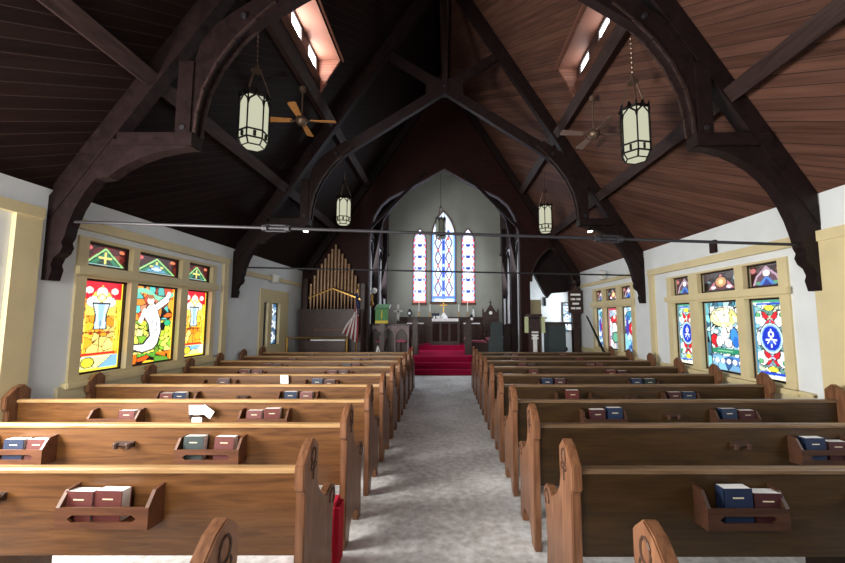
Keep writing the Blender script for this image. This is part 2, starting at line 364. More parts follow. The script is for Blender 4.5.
# ------------------------------------------------------------------ stained glass painters (colours of the glass itself)
def hexc(*c): return np.array(c, float) / 255
def vor(U, V, n, seed, asp=2.0):
    r_ = np.random.RandomState(seed); P = r_.rand(n, 2); P[:, 1] *= asp
    d = (U[..., None] - P[:, 0]) ** 2 + (V[..., None] * asp - P[:, 1]) ** 2
    o = np.sort(d, -1); idx = np.argmin(d, -1)
    return idx, np.sqrt(o[..., 1]) - np.sqrt(o[..., 0]), r_
class Paint:
    def __init__(s, U, V, bg): s.U, s.V = U, V; s.c = np.zeros(U.shape + (3,)); s.c[:] = hexc(*bg)
    def put(s, m, c): s.c[m] = hexc(*c)
    def box(s, a, b_, c, d, col): s.put((s.U >= a) & (s.U <= b_) & (s.V >= c) & (s.V <= d), col)
    def ell(s, x, y, a, b_, col, edge=None, ew=.2):
        d = ((s.U - x) / a) ** 2 + ((s.V - y) / b_) ** 2
        if edge: s.put(d < (1 + ew) ** 2, edge)
        s.put(d < 1, col)
    def poly(s, pts, col):
        ins = np.zeros(s.U.shape, bool); n = len(pts)
        for i in range(n):
            (x1, y1), (x2, y2) = pts[i], pts[(i + 1) % n]
            if y1 == y2: continue
            c = ((y1 > s.V) != (y2 > s.V)) & (s.U < (x2 - x1) * (s.V - y1) / (y2 - y1) + x1); ins ^= c
        s.put(ins, col)
    def line(s, x1, y1, x2, y2, w_, col, asp=2.0):
        dx, dy = x2 - x1, (y2 - y1) * asp; L_ = dx * dx + dy * dy
        t = np.clip(((s.U - x1) * dx + (s.V - y1) * asp * dy) / L_, 0, 1)
        s.put(np.hypot(s.U - x1 - t * dx, (s.V - y1) * asp - t * dy) < w_, col)
    def cells(s, n, seed, pal=None, mask=None, lead=.012, asp=2.0, jit=.15, leadc=(20, 14, 12)):
        idx, e, r_ = vor(s.U, s.V, n, seed, asp); mask = np.ones(s.U.shape, bool) if mask is None else mask
        if pal:
            pc = np.array([hexc(*pal[r_.randint(len(pal))]) for _ in range(n)]); s.c[mask] = pc[idx][mask]
        j = 1 + jit * (r_.rand(n) * 2 - 1); s.c[mask] *= j[idx][mask][:, None]
        s.put(mask & (e < lead), leadc)
LEAD = (22, 16, 14)
def p_saint(U, V, seed=1):
    p = Paint(U, V, (240, 190, 60)); p.cells(70, seed, [(250, 200, 60), (245, 170, 40), (255, 220, 110), (240, 140, 40)], asp=2.2)
    p.box(0, 1, .8, 1, (200, 20, 40)); p.ell(.2, .9, .09, .035, (255, 240, 230)); p.ell(.8, .9, .09, .035, (255, 240, 230))
    p.poly([(.14, .16), (.14, .72), (.3, .86), (.5, .97), (.7, .86), (.86, .72), (.86, .16)], (250, 205, 90))
    p.ell(.5, .88, .13, .06, (255, 250, 235), LEAD, .08); p.ell(.32, .77, .16, .06, (250, 250, 240), LEAD, .08); p.ell(.68, .77, .16, .06, (250, 250, 240), LEAD, .08)
    p.cells(44, seed + 5, [(255, 190, 60), (250, 215, 120), (255, 160, 40)], (U > .16) & (U < .84) & (V > .2) & (V < .62), asp=2.2)
    p.poly([(.28, .76), (.72, .76), (.64, .62), (.66, .46), (.34, .46), (.36, .62)], LEAD); p.poly([(.31, .75), (.69, .75), (.61, .62), (.63, .47), (.37, .47), (.39, .62)], (200, 222, 235)); p.poly([(.42, .75), (.58, .75), (.54, .5), (.46, .5)], (150, 185, 215))
    p.ell(.5, .82, .1, .045, (245, 215, 110), LEAD, .1); p.ell(.5, .82, .06, .032, (245, 215, 190)); p.line(.5, .2, .5, .55, .012, LEAD); p.line(.14, .42, .86, .42, .012, LEAD)
    for x in (.3, .5, .7): p.ell(x, .42, .05, .02, (150, 60, 20))
    p.box(.05, .12, .2, .8, (210, 40, 30)); p.box(.88, .95, .2, .8, (250, 200, 60)); p.box(.1, .9, .17, .2, (220, 40, 30))
    p.box(0, 1, .02, .16, (150, 190, 220)); p.cells(16, seed + 9, [(120, 170, 220), (200, 225, 240), (90, 140, 200), (240, 235, 160)], V < .15, asp=2.2)
    p.ell(.28, .09, .13, .05, (250, 225, 60), LEAD); p.box(0, 1, 0, .02, (250, 220, 70))
    p.box(0, .025, 0, 1, (250, 215, 60)); p.box(.975, 1, 0, 1, (250, 215, 60)); return p.c
def p_rising(U, V, seed=2):
    p = Paint(U, V, (200, 200, 60))
    p.cells(90, seed, [(215, 90, 30), (190, 70, 40), (240, 140, 50), (200, 120, 90), (90, 180, 170)], V > .55, asp=1.5)
    p.cells(100, seed + 1, [(190, 210, 60), (230, 225, 80), (120, 170, 50), (250, 235, 130), (215, 225, 90)], V <= .55, asp=1.5)
    p.cells(50, seed + 3, [(240, 120, 30), (250, 190, 50), (90, 150, 50), (230, 90, 30)], V <= .12, asp=1.5)
    p.put((np.abs(V - .9 - .05 * np.sin(U * 7)) < .03), (120, 200, 160))
    p.ell(.86, .52, .08, .04, (50, 170, 120), LEAD)
    wh, sh = (252, 250, 246), (30, 20, 20)
    p.line(.5, .7, .8, .84, .085, sh, 1.5); p.line(.5, .7, .8, .84, .065, wh, 1.5); p.line(.8, .84, .86, .93, .045, wh, 1.5)
    p.poly([(.26, .62), (.34, .76), (.5, .8), (.6, .7), (.7, .56), (.72, .4), (.66, .24), (.56, .16), (.3, .12), (.06, .18), (.08, .26), (.3, .26), (.42, .36), (.38, .5)], sh)
    p.poly([(.29, .62), (.36, .745), (.5, .78), (.58, .7), (.67, .56), (.69, .4), (.63, .25), (.55, .18), (.3, .145), (.1, .19), (.1, .24), (.32, .24), (.46, .35), (.41, .5)], wh)
    p.line(.3, .68, .22, .55, .045, wh, 1.5); p.ell(.42, .82, .08, .055, (250, 225, 205), sh); p.ell(.42, .87, .08, .03, (150, 100, 60))
    for a in ((.45, .7, .52, .4), (.58, .66, .6, .3), (.36, .6, .5, .5), (.2, .2, .5, .22), (.48, .36, .62, .44)): p.line(*a, .008, (120, 120, 120), 1.5)
    p.box(0, .02, 0, 1, (240, 180, 60)); p.box(.98, 1, 0, 1, (250, 190, 60)); return p.c
def p_medallion(U, V, seed=3):
    p = Paint(U, V, (130, 160, 150)); p.cells(80, seed, [(150, 190, 180), (110, 150, 150), (205, 215, 190), (90, 130, 120), (160, 170, 200)], asp=2.4)
    for s_ in (0, 1):
        x = lambda a: a if s_ == 0 else 1 - a
        for vc, q in (((.76), 1), ((.26), -1)):
            p.ell(x(.2), vc, .17, .1, (240, 242, 240), LEAD, .1); p.ell(x(.14), vc + q * .05, .07, .03, (90, 160, 110), LEAD)
            p.poly([(x(.5), vc + .02), (x(.34), vc + .09), (x(.24), vc + .1), (x(.26), vc + .02), (x(.36), vc - .02)], LEAD); p.poly([(x(.48), vc + .02), (x(.35), vc + .08), (x(.27), vc + .09), (x(.29), vc + .025), (x(.37), vc - .01)], (205, 34, 44))
            p.poly([(x(.5), vc), (x(.38), vc - .03), (x(.27), vc - .09), (x(.36), vc - .1), (x(.48), vc - .05)], LEAD); p.poly([(x(.48), vc - .01), (x(.39), vc - .035), (x(.31), vc - .08), (x(.37), vc - .09), (x(.46), vc - .05)], (210, 50, 60) if q > 0 else (190, 30, 50))
            p.ell(x(.1), vc - q * .1, .08, .03, (130, 180, 205), LEAD)
        p.ell(x(.14), .5, .08, .09, (225, 232, 236), LEAD); p.line(x(.02), .62, x(.25), .66, .016, (70, 110, 90), 2.4); p.line(x(.02), .38, x(.25), .35, .016, (70, 110, 90), 2.4)
    for vc in (.9, .12): p.ell(.5, vc, .14, .032, (240, 222, 70), LEAD)
    for vc in (.955, .065): p.box(.1, .9, vc - .012, vc + .012, (30, 60, 180))
    p.ell(.5, .51, .34, .19, (190, 215, 225), LEAD, .06); p.ell(.5, .51, .27, .155, (24, 46, 165), (120, 160, 225), .12)
    p.line(.5, .4, .5, .62, .018, (235, 240, 250)); p.line(.34, .49, .66, .49, .016, (235, 240, 250)); p.ell(.5, .56, .09, .04, (235, 240, 250)); p.ell(.5, .56, .045, .022, (24, 46, 165))
    p.line(.38, .44, .5, .52, .016, (235, 240, 250)); p.line(.62, .44, .5, .52, .016, (235, 240, 250)); p.ell(.5, .46, .06, .03, (60, 90, 190))
    p.box(0, 1, 0, .035, (240, 240, 200)); p.box(0, .05, .05, .95, (60, 120, 150)); p.box(.95, 1, .05, .95, (110, 150, 90)); p.box(0, 1, .975, 1, (60, 140, 110)); return p.c
def p_crowd(U, V, seed=4):
    p = Paint(U, V, (190, 220, 230))
    p.cells(120, seed, [(220, 235, 240), (160, 200, 215), (240, 245, 245), (110, 150, 160), (240, 240, 220)], asp=1.5)
    p.ell(.5, .78, .36, .14, (250, 240, 150), LEAD, .06); p.box(.14, .86, .72, .78, (248, 236, 150)); p.box(.14, .86, .7, .715, (120, 150, 140))
    p.cells(34, seed + 2, [(250, 245, 190), (240, 225, 130), (255, 250, 220)], (((U - .5) / .36) ** 2 + ((V - .78) / .14) ** 2 < 1) & (V > .7), lead=.006, asp=1.5)
    p.ell(.22, .44, .1, .08, (200, 30, 40), LEAD); p.ell(.26, .36, .06, .05, (150, 30, 40)); p.ell(.76, .5, .1, .12, (60, 130, 200), LEAD); p.ell(.8, .42, .07, .08, (40, 100, 180))
    p.ell(.5, .5, .09, .13, (250, 250, 248), LEAD, .1); p.ell(.5, .65, .045, .035, (240, 215, 190)); p.ell(.36, .42, .08, .08, (245, 245, 240), LEAD); p.ell(.6, .4, .1, .06, (240, 240, 235), LEAD)
    p.ell(.3, .56, .04, .03, (240, 210, 190)); p.ell(.7, .64, .04, .03, (240, 210, 190))
    p.box(.12, .88, .24, .32, (40, 120, 90)); p.box(.3, .7, .27, .285, (150, 200, 150))
    p.box(0, 1, .0, .21, (90, 140, 190)); p.cells(30, seed + 6, [(235, 240, 245), (120, 170, 210), (60, 100, 160), (220, 225, 200)], V < .2, asp=1.5)
    for i in range(6): p.ell(.1 + i * .16, .13, .06, .035, (240, 244, 248), LEAD)
    bm_ = (U < .11) | (U > .89) | (V > .94); p.cells(60, seed + 8, [(60, 130, 150), (110, 180, 190), (50, 90, 110), (180, 210, 210)], bm_, asp=1.5)
    p.put((np.abs(U - .12) < .012) | (np.abs(U - .88) < .012), LEAD); return p.c
def p_transL(U, V, seed=5):
    p = Paint(U, V, (70, 22, 22)); p.cells(22, seed, [(88, 26, 24), (60, 18, 20), (50, 26, 18), (110, 40, 30)], asp=.6)
    p.ell(.1, .85, .09, .12, (200, 90, 90)); p.ell(.9, .85, .07, .1, (215, 120, 80))
    p.poly([(.02, .06), (.5, .96), (.98, .06)], (150, 210, 130)); p.poly([(.1, .1), (.5, .84), (.9, .1)], LEAD)
    p.poly([(.16, .14), (.5, .76), (.84, .14)], (44, 120, 84)); p.poly([(.3, .14), (.5, .6), (.7, .14)], (40, 60, 50))
    p.line(.5, .16, .5, .68, .03, (235, 215, 120), .6); p.line(.36, .44, .64, .44, .03, (235, 215, 120), .6); p.box(.12, .88, .04, .1, (140, 200, 190)); return p.c
def p_transM(U, V, seed=5):
    c = p_transL(U, V, seed); p = Paint(U, V, (0, 0, 0)); p.c = c
    p.poly([(.25, .14), (.5, .6), (.75, .14)], (90, 150, 180)); p.ell(.5, .3, .13, .1, (190, 210, 240), LEAD); return p.c
def p_transR(U, V, seed=6):
    p = Paint(U, V, (50, 24, 22)); p.cells(18, seed, [(58, 30, 26), (44, 20, 18), (80, 50, 50)], asp=.6)
    p.ell(.08, .8, .1, .13, (180, 110, 110)); p.ell(.92, .8, .1, .13, (190, 150, 140))
    p.poly([(.04, .04), (.16, .5), (.5, .98), (.84, .5), (.96, .04)], (180, 150, 170)); p.poly([(.12, .06), (.22, .46), (.5, .86), (.78, .46), (.88, .06)], (90, 60, 70))
    p.poly([(.2, .05), (.5, .55), (.8, .05)], (70, 120, 190)); p.poly([(.34, .04), (.5, .36), (.66, .04)], (30, 50, 130)); p.ell(.5, .64, .11, .16, (245, 230, 230), LEAD)
    p.ell(.22, .16, .08, .08, (90, 150, 110)); p.ell(.78, .16, .08, .08, (90, 150, 110)); return p.c
def p_transRM(U, V, seed=7):
    p = Paint(U, V, (50, 24, 22)); p.cells(20, seed, [(120, 150, 160), (70, 60, 60), (44, 20, 18)], asp=.5)
    p.poly([(.06, .04), (.5, 1.05), (.94, .04)], LEAD); p.poly([(.14, .08), (.5, .95), (.86, .08)], (190, 110, 120)); p.poly([(.24, .1), (.5, .8), (.76, .1)], (110, 50, 60))
    p.ell(.5, .48, .15, .28, (190, 140, 90), LEAD); p.ell(.5, .48, .07, .14, (230, 200, 150)); p.ell(.28, .18, .07, .1, (220, 215, 220)); p.ell(.72, .18, .07, .1, (220, 215, 220)); return p.c
def p_eastmid(U, V, seed=8):
    p = Paint(U, V, (225, 238, 252)); p.cells(150, seed, [(232, 242, 255), (200, 220, 250), (222, 236, 255), (170, 200, 242)], lead=.006, asp=3.8, leadc=(110, 130, 170))
    D = (84, 66, 96)
    for x0 in (.27, .73):
        for i in range(4):
            v = .06 + i * .17
            for a in ((-.17, .085, 0, .17), (-.17, .085, 0, 0), (.17, .085, 0, .17), (.17, .085, 0, 0)): p.line(x0 + a[0] * .8, v + a[1], x0 + a[2], v + a[3], .028, D, 3.8)
            p.ell(x0, v + .085, .05, .016, (150, 190, 240)); p.ell(x0, v, .04, .012, (190, 70, 80))
    p.box(.43, .57, .03, .76, (60, 92, 205)); p.box(.485, .515, .03, .76, (30, 36, 96))
    for x in (.04, .96): p.box(x - .045, x + .045, 0, .75, (96, 140, 225))
    for i in range(5): p.ell(.5, .1 + i * .15, .06, .018, (150, 185, 245))
    p.box(0, 1, .035, .06, (70, 104, 215)); p.ell(.5, .86, .18, .05, (250, 250, 255)); p.ell(.74, .78, .07, .02, (60, 80, 190)); p.ell(.26, .78, .07, .02, (60, 80, 190)); p.ell(.7, .7, .05, .02, (200, 80, 80)); p.ell(.3, .7, .05, .02, (200, 80, 80)); return p.c
def p_eastside(U, V, seed=9):
    p = Paint(U, V, (245, 244, 250)); p.cells(60, seed, [(250, 250, 255), (225, 235, 250)], lead=.006, asp=5, leadc=(130, 140, 170))
    for i in range(6):
        v = .075 + i * .158; p.ell(.5, v, .3, .062, (238, 244, 255), (90, 104, 160), .16); p.ell(.5, v + .079, .16, .024, (20, 46, 130), (120, 140, 200), .2); p.ell(.17, v + .079, .08, .02, (90, 120, 210)); p.ell(.83, v + .079, .08, .02, (90, 120, 210))
    pk = (np.floor(V * 24) % 2 == 0)
    p.put(((U < .11) | (U > .89)) & pk, (196, 60, 72)); p.put(((U < .11) | (U > .89)) & ~pk, (150, 150, 205)); p.box(0, 1, 0, .025, (200, 90, 90)); return p.c
def p_scroll(U, V, seed=10):
    p = Paint(U, V, (200, 215, 225)); p.cells(40, seed, [(215, 228, 235), (120, 160, 190), (190, 205, 215), (60, 90, 120)], asp=4)
    for i in range(3): p.ell(.5, .2 + i * .3, .28, .09, (235, 240, 245), LEAD, .2); p.ell(.5, .2 + i * .3, .12, .04, (50, 90, 150))
    return p.c
def p_farsaint(U, V, seed=11):
    p = Paint(U, V, (230, 235, 238)); p.cells(46, seed, [(240, 240, 240), (190, 215, 225), (235, 225, 225), (150, 170, 190)], asp=2.2)
    p.ell(.5, .72, .3, .09, (205, 50, 60), LEAD); p.ell(.5, .78, .1, .05, (240, 210, 200)); p.ell(.5, .5, .2, .14, (240, 235, 238), LEAD); p.ell(.55, .28, .24, .12, (100, 170, 140), LEAD)
    p.box(0, .08, 0, 1, (180, 90, 130)); p.box(.92, 1, 0, 1, (180, 90, 130)); p.box(0, 1, .95, 1, (190, 70, 90)); return p.c
def p_farblue(U, V, seed=12, side=0):
    p = Paint(U, V, (120, 170, 210)); p.cells(46, seed, [(120, 180, 215), (190, 220, 235), (70, 120, 190), (225, 230, 235), (90, 90, 170)], asp=2.4)
    p.ell(.65, .52, .25, .13, (205, 40, 60), LEAD); p.ell(.7, .52, .1, .05, (245, 235, 230)); p.ell(.25, .55, .14, .2, (70, 60, 160)); p.ell(.5, .85, .3, .06, (60, 140, 170), LEAD); return p.c

LIT = .85   # daylight behind the glass
def pane(name, fn, origin, du, dv, w_, h_, parent, seed=1, gain=1.0, n=None, arch=None):
    nu = n or max(44, int(w_ * 90)); nv = min(200, max(28, int(nu * h_ / w_)))
    u = np.linspace(0, 1, nu + 1); v = np.linspace(0, 1, nv + 1); U, V = np.meshgrid(u, v)
    c = np.clip(fn(U, V, seed), 0, 1); c = np.where(c <= .04045, c / 12.92, ((c + .055) / 1.055) ** 2.4) * gain * LIT * 1.15
    o = Vector(origin); du = Vector(du); dv = Vector(dv); W_ = U.copy()
    if arch:        # narrow to a point above the springing fraction
        for j in range(nv + 1):
            if v[j] > arch:
                t = (v[j] - arch) / (1 - arch); hw = max(.0, 1 - t ** 1.7) * .5; W_[j] = .5 + (u - .5) * 2 * hw
    verts = [tuple(o + du * (W_[j, i] * w_) + dv * (v[j] * h_)) for j in range(nv + 1) for i in range(nu + 1)]
    faces = [(j * (nu + 1) + i, j * (nu + 1) + i + 1, (j + 1) * (nu + 1) + i + 1, (j + 1) * (nu + 1) + i) for j in range(nv) for i in range(nu)]
    me = bpy.data.meshes.new(name); me.from_pydata(verts, [], faces)
    at = me.color_attributes.new('Col', 'FLOAT_COLOR', 'POINT')
    buf = np.ones((len(verts), 4), np.float32); buf[:, :3] = c.reshape(-1, 3); at.data.foreach_set('color', buf.ravel())
    me.materials.append(M['stained']); ob = bpy.data.objects.new(name, me); C.objects.link(ob); ob.parent = parent
    return ob

# ------------------------------------------------------------------ nave windows
def nave_window(num, X, s_, cols, zb, zt, tb, tt, yr, designs, hopper=0, gains=1.0):
    """X wall face, s_ inward direction; cols = list of (y0,y1); lights zb..zt, transoms tb..tt"""
    y0, y1, z0, z1 = yr
    root = bpy.data.objects.new('window_%d' % num, None); C.objects.link(root); root['kind'] = 'structure'
    root.location = (X, (y0 + y1) / 2, z0)
    def P(mb, nm, m, par=root, bevel=0):
        mb.v = [(x - X, y - (y0 + y1) / 2, z - z0) for x, y, z in mb.v]; return mb.build(nm, m, par, bevel=bevel)
    a, b_ = sorted((X - s_ * .22, X + s_ * .03)); mb = MB()
    ys = [y0] + [v for c in cols for v in c] + [y1]
    for i in range(0, len(ys), 2):
        if ys[i + 1] - ys[i] > .01: mb.box(a, b_, ys[i], ys[i + 1], z0, z1)
    for c0, c1 in cols:
        mb.box(a, b_, c0, c1, z0, zb)
        if tb: mb.box(a, b_, c0, c1, zt, tb); mb.box(a, b_, c0, c1, tt, z1)
        else: mb.box(a, b_, c0, c1, zt, z1)
    P(mb, 'window_frame', M['cream'])
    a2, b2 = sorted((X + s_ * .03, X + s_ * .06))
    if tb:
        P(MB().box(*sorted((X + s_ * .03, X + s_ * .085)), y0 - .04, y1 + .02, zt + .03, tb - .02), 'transom_bar', M['cream'], bevel=.01)
        P(MB().box(*sorted((X + s_ * .0, X + s_ * .09)), y0 - .06, y1 + .06, z0 - .07, z0), 'window_sill', M['cream'], bevel=.01)
    for i, (c0, c1) in enumerate(cols):
        for (q0, q1, ds) in ((zb, zt, designs[0][i]),) + (((tb, tt, designs[1][i]),) if tb else ()):
            px = X - s_ * .07; t = .026; sa, sb = sorted((px - .02, px + .03 * s_)); 
            mb = MB(); mb.box(sa, sb, c0, c0 + t, q0, q1); mb.box(sa, sb, c1 - t, c1, q0, q1); mb.box(sa, sb, c0, c1, q0, q0 + t); mb.box(sa, sb, c0, c1, q1 - t, q1)
            sash = P(mb, 'sash', M['sash'])
            if s_ > 0: o, du = (px - X, c0 + t - (y0 + y1) / 2, q0 + t - z0), (0, 1, 0)
            else: o, du = (px - X, c1 - t - (y0 + y1) / 2, q0 + t - z0), (0, -1, 0)
            pane('pane', ds[0], o, du, (0, 0, 1), c1 - c0 - 2 * t, q1 - q0 - 2 * t, sash, ds[1], ds[2] if len(ds) > 2 else gains)
    return root
nave_window(1, WL, 1, [(4.86, 5.56), (5.68, 6.62), (6.8, 7.5)], .98, 2.2, 2.36, 2.68, L1,
            [[(p_saint, 1, 1.15), (p_rising, 2, 1.2), (p_saint, 21, 1.15)], [(p_transL, 5), (p_transM, 6), (p_transL, 7)]])
nave_window(2, WR, -1, [(4.92, 5.5), (5.66, 6.5), (6.74, 7.26)], .86, 1.96, 2.1, 2.43, R1,
            [[(p_medallion, 3, 1.25), (p_crowd, 4, 1.25), (p_medallion, 33, 1.25)], [(p_transR, 6), (p_transRM, 7), (p_transR, 8)]])
nave_window(3, WR, -1, [(8.86, 9.42), (9.62, 10.32), (10.5, 11.0)], .88, 1.96, 2.14, 2.44, R2,
            [[(p_farblue, 12), (p_farsaint, 11), (p_farblue, 14)], [(p_transR, 15, 1.2), (p_transRM, 16, 1.5), (p_transR, 17, 1.2)]])
nave_window(4, WL, 1, [(9.7, 9.94), (10.16, 10.64)], .98, 2.08, 0, 0, L2, [[(p_scroll, 10), (p_scroll, 18)]])

# chancel windows
for i, (x0, x1, zb, zs, zp) in enumerate(EW):
    root = bpy.data.objects.new('window_%d' % (5 + i), None); C.objects.link(root); root['kind'] = 'structure'; root.location = ((x0 + x1) / 2, YE, zb)
    xm = (x0 + x1) / 2; out = [(x - xm, z - zb) for x, z in [(x0, zb)] + gothic(x0, x1, zs, zp, 8) + [(x1, zb)]]
    inn = [(x * .92, max(z, 0) * .985 + .02) for x, z in out]; mb = MB()
    for j in range(len(out) - 1):
        mb.prism([out[j], out[j + 1], inn[j + 1], inn[j]], -.03, .15, 'y')
    mb.box(out[0][0] - .03, out[-1][0] + .03, -.06, .15, -.08, .02)
    mb.build('window_frame', M['rack'], root)
    h_ = (zp - zb); w_ = (x1 - x0)
    pane('pane', p_eastmid if i == 0 else p_eastside, (-w_ * .47, .1, .02), (1, 0, 0), (0, 0, 1), w_ * .94, h_ * .98, root, 8 + i, 1.55, arch=(zs - zb) / h_)

# dormers: glazed upright, boarded soffit and cheeks
for side in (-1, 1):
    DY1, DXa, DXb = DORM[side]
    root = bpy.data.objects.new('window_%d' % (8 if side < 0 else 9), None); C.objects.link(root); root['kind'] = 'structure'
    xb = side * (DXb + .04); k_ = KL if side < 0 else K; zb = RID - k_ * DXb; zt = RID - k_ * DXa + .03; root.location = (xb, (DY0 + DY1) / 2, zb)
    yc = (DY0 + DY1) / 2
    def Q(mb, nm, m): mb.v = [(x - xb, y - yc, z - zb) for x, y, z in mb.v]; return mb.build(nm, m, root)
    xa, xo = sorted((xb, xb + side * .08)); mb = MB()
    cs = [(5.2, 5.64), (6.0, 6.44), (6.8, 7.24)] if side < 0 else [(4.98, 5.4), (5.62, 6.04), (6.48, 6.92)]; e = [DY0] + [v for c in cs for v in c] + [DY1]
    for i in range(0, len(e), 2): mb.box(xa, xo, e[i], e[i + 1], zb - .1, zt + .1)
    for c0, c1 in cs: mb.box(xa, xo, c0, c1, zb - .1, zb + .04); mb.box(xa, xo, c0, c1, zt - .05, zt + .1)
    Q(mb, 'window_frame', M['purlin'])
    for c0, c1 in cs: Q(MB().box(*sorted((xb + side * .03, xb + side * .05)), c0, c1, zb + .04, zt - .05), 'pane', M['dayglass' if side < 0 else 'dayglassR'])
    xs = sorted((side * (DXa - .05), xb + side * .08)); mb = MB().box(*xs, DY0 - .02, DY1 + .02, zt, zt + .06); Q(mb, 'soffit', M['dormer'] if side < 0 else M['dormerR'])
    tri = [(side * (DXa - .02), zt + .05), (side * DXb, zb - .02), (xb + side * .08, zb - .02), (xb + side * .08, zt + .05)]
    mb = MB().prism(tri, DY1 - .04, DY1 + .04, 'y'); mb.prism(tri, DY0 - .04, DY0 + .04, 'y'); Q(mb, 'cheek', M['dormer'] if side < 0 else M['dormerR'])

# ------------------------------------------------------------------ purlins
for i, (x, nm, lb) in enumerate(((-3.6, 'lower', 'lower dark roof purlin along the left slope'), (-2.62, 'u', 'upper dark roof purlin under the left dormer'), (3.5, 'l', 'lower brown roof purlin along the right slope'), (2.62, 'u', 'upper brown roof purlin under the right dormer'))):
    k_ = KL if x < 0 else K; z = RID - k_ * abs(x) + .0; d = Vector((-math.copysign(k_, x), -1)).normalized()   # inward normal in x,z
    t = Vector((-d.y, d.x)); c0 = Vector((x, z)); a = c0 + t * .09; b_ = c0 - t * .09
    o = MB().prism([tuple(a + d * .004), tuple(b_ + d * .004), tuple(b_ + d * .2), tuple(a + d * .2)], YW + .01, YC - .15, 'y').build('purlin', M['purlin'])
    tag(o, lb, 'roof beam', 'purlins under the roof boards')

# ------------------------------------------------------------------ trusses
def truss(Y, label, hl, kinds=None):
    t = thing('roof_truss', label, 'roof truss', (0, Y, 0), 'scissor trusses across the nave'); T = .08; bm_ = M['beam']
    sc = MB()
    for s_ in (-1, 1):
        ex = 4.5 if s_ < 0 else 4.28; kk = KL if s_ < 0 else K; zz = lambda x: RID - kk * x - .02
        MB().prism([(s_ * 0, zz(0)), (s_ * ex, zz(ex)), (s_ * ex, zz(ex) - .38), (0, zz(0) - .5)], -T, T, 'y').build('rafter', bm_, t)
        MB().prism([(s_ * 2.72, 5.12), (s_ * 2.6, 5.3), (s_ * -1.32, 7.8), (s_ * -1.44, 7.66), (s_ * 2.5, 5.08)], -.062, .062, 'y').build('scissor_brace', bm_, t)
        MB().box(*sorted((s_ * 2.965, s_ * 3.14)), -T - .012, T + .012, 3.7, 4.72).build('hammer_post', bm_, t)
        MB().box(*sorted((s_ * 2.93, s_ * 3.8)), -T - .022, T + .022, 3.69, 3.84).build('hammer_beam', bm_, t)
        # curved upper brace
        inn = [(2.94, 3.84), (2.92, 4.1), (2.86, 4.4), (2.72, 4.72), (2.52, 5.02), (2.28, 5.28), (2.05, 5.5)]
        outr = [(3.02, 3.84), (3.02, 4.2), (3.0, 4.6), (2.92, 4.95), (2.75, 5.2), (2.55, 5.36), (2.2, 5.6)]
        mb = MB()
        for j in range(len(inn) - 1): mb.prism([(s_ * x, z) for x, z in (inn[j], inn[j + 1], outr[j + 1], outr[j])], -T + .01, T - .01, 'y')
        mb.build('arch_brace', bm_, t)
        # edge bead in lighter wood, standing in for the lit brace edge
        ed = MB()
        for j in range(len(inn) - 1):
            for yy in (-T - .004, T - .026):
                ed.prism([(s_ * inn[j][0], inn[j][1]), (s_ * inn[j + 1][0], inn[j + 1][1]), (s_ * (inn[j + 1][0] - .025), inn[j + 1][1] - .02), (s_ * (inn[j][0] - .03), inn[j][1])], yy, yy + .03, 'y')
        ed.build('edge_moulding', M['purlin'], t)
        # solid curved wall bracket with stepped corbel
        wx = 4.55 if s_ < 0 else 4.3
        low = [(2.94, 3.68)] + bez((3.1, 3.66), (3.85, 3.5), (4.06, 2.62), 8) + [(4.08, 2.5), (4.11, 2.44), (4.09, 2.38), (4.12, 2.31), (4.18, 2.26), (4.21, 2.18), (4.19, 2.12), (4.22, 2.0), (4.3, 2.0), (4.3, 2.98), (4.2, 3.1), (3.86, 3.68)]
        if s_ < 0: low = [(x + .25 * min(1, max(0, (x - 2.94) / 1.1)), z + (.12 if x > 3.8 else 0)) for x, z in low]
        MB().prism([(s_ * x, z) for x, z in low], -.07, .07, 'y').build('wall_bracket', bm_, t)
    g = MB(); g.prism([(-.42, 6.52), (-.42, 7.18), (0, 7.02), (.42, 7.18), (.42, 6.52), (0, 6.72)], -.066, .066, 'y'); g.build('gusset', bm_, t)
    MB().box(-.05, .07, -.09, .09, 6.7, 9.6).build('king_post', bm_, t)
    for (x, z) in ((0, 6.86), (-2.4, 5.3), (2.4, 5.3), (3.05, 3.9), (-3.05, 3.9)): MB().tube([(x, -.105, z), (x, -.06, z)], .03, 8).build('bolt', M['steel'], t)
    return t
truss(4.4, 'dark scissor truss with curved brackets, nearest to the camera', 0)
truss(8.3, 'dark scissor truss with curved brackets, nearest the chancel arch', 0)

# tie rods
def rod(Y, zl, zr, label, r_, xs, turn):
    t = thing('tie_rod', label, 'tie rod', (0, Y, 0), 'iron tie rods across the nave'); z = lambda x: zl + (zr - zl) * (x + 4.45) / 8.7
    MB().tube([(xs[0], 0, z(xs[0])), (xs[1], 0, z(xs[1]))], r_, 8).build('rod', M['steel'], t)
    for x in turn:
        mb = MB(); a = math.atan((zr - zl) / 8.7)
        for dz in (-.035, .035): mb.tube([(x - .12, 0, z(x - .12) + dz), (x + .12, 0, z(x + .12) + dz)], .012, 6)
        for dx in (-.13, .13): mb.tube([(x + dx - .03, 0, z(x + dx - .03)), (x + dx + .03, 0, z(x + dx + .03))], .04, 8)
        mb.build('turnbuckle', M['steel'], t)
rod(4.4, 2.81, 2.53, 'near iron tie rod with two turnbuckles spanning the nave', .018, (-4.33, 4.1), (-1.95, 1.9))
rod(8.3, 2.78, 2.6, 'far iron tie rod spanning the nave before the chancel', .018, (-4.33, 4.1), ())

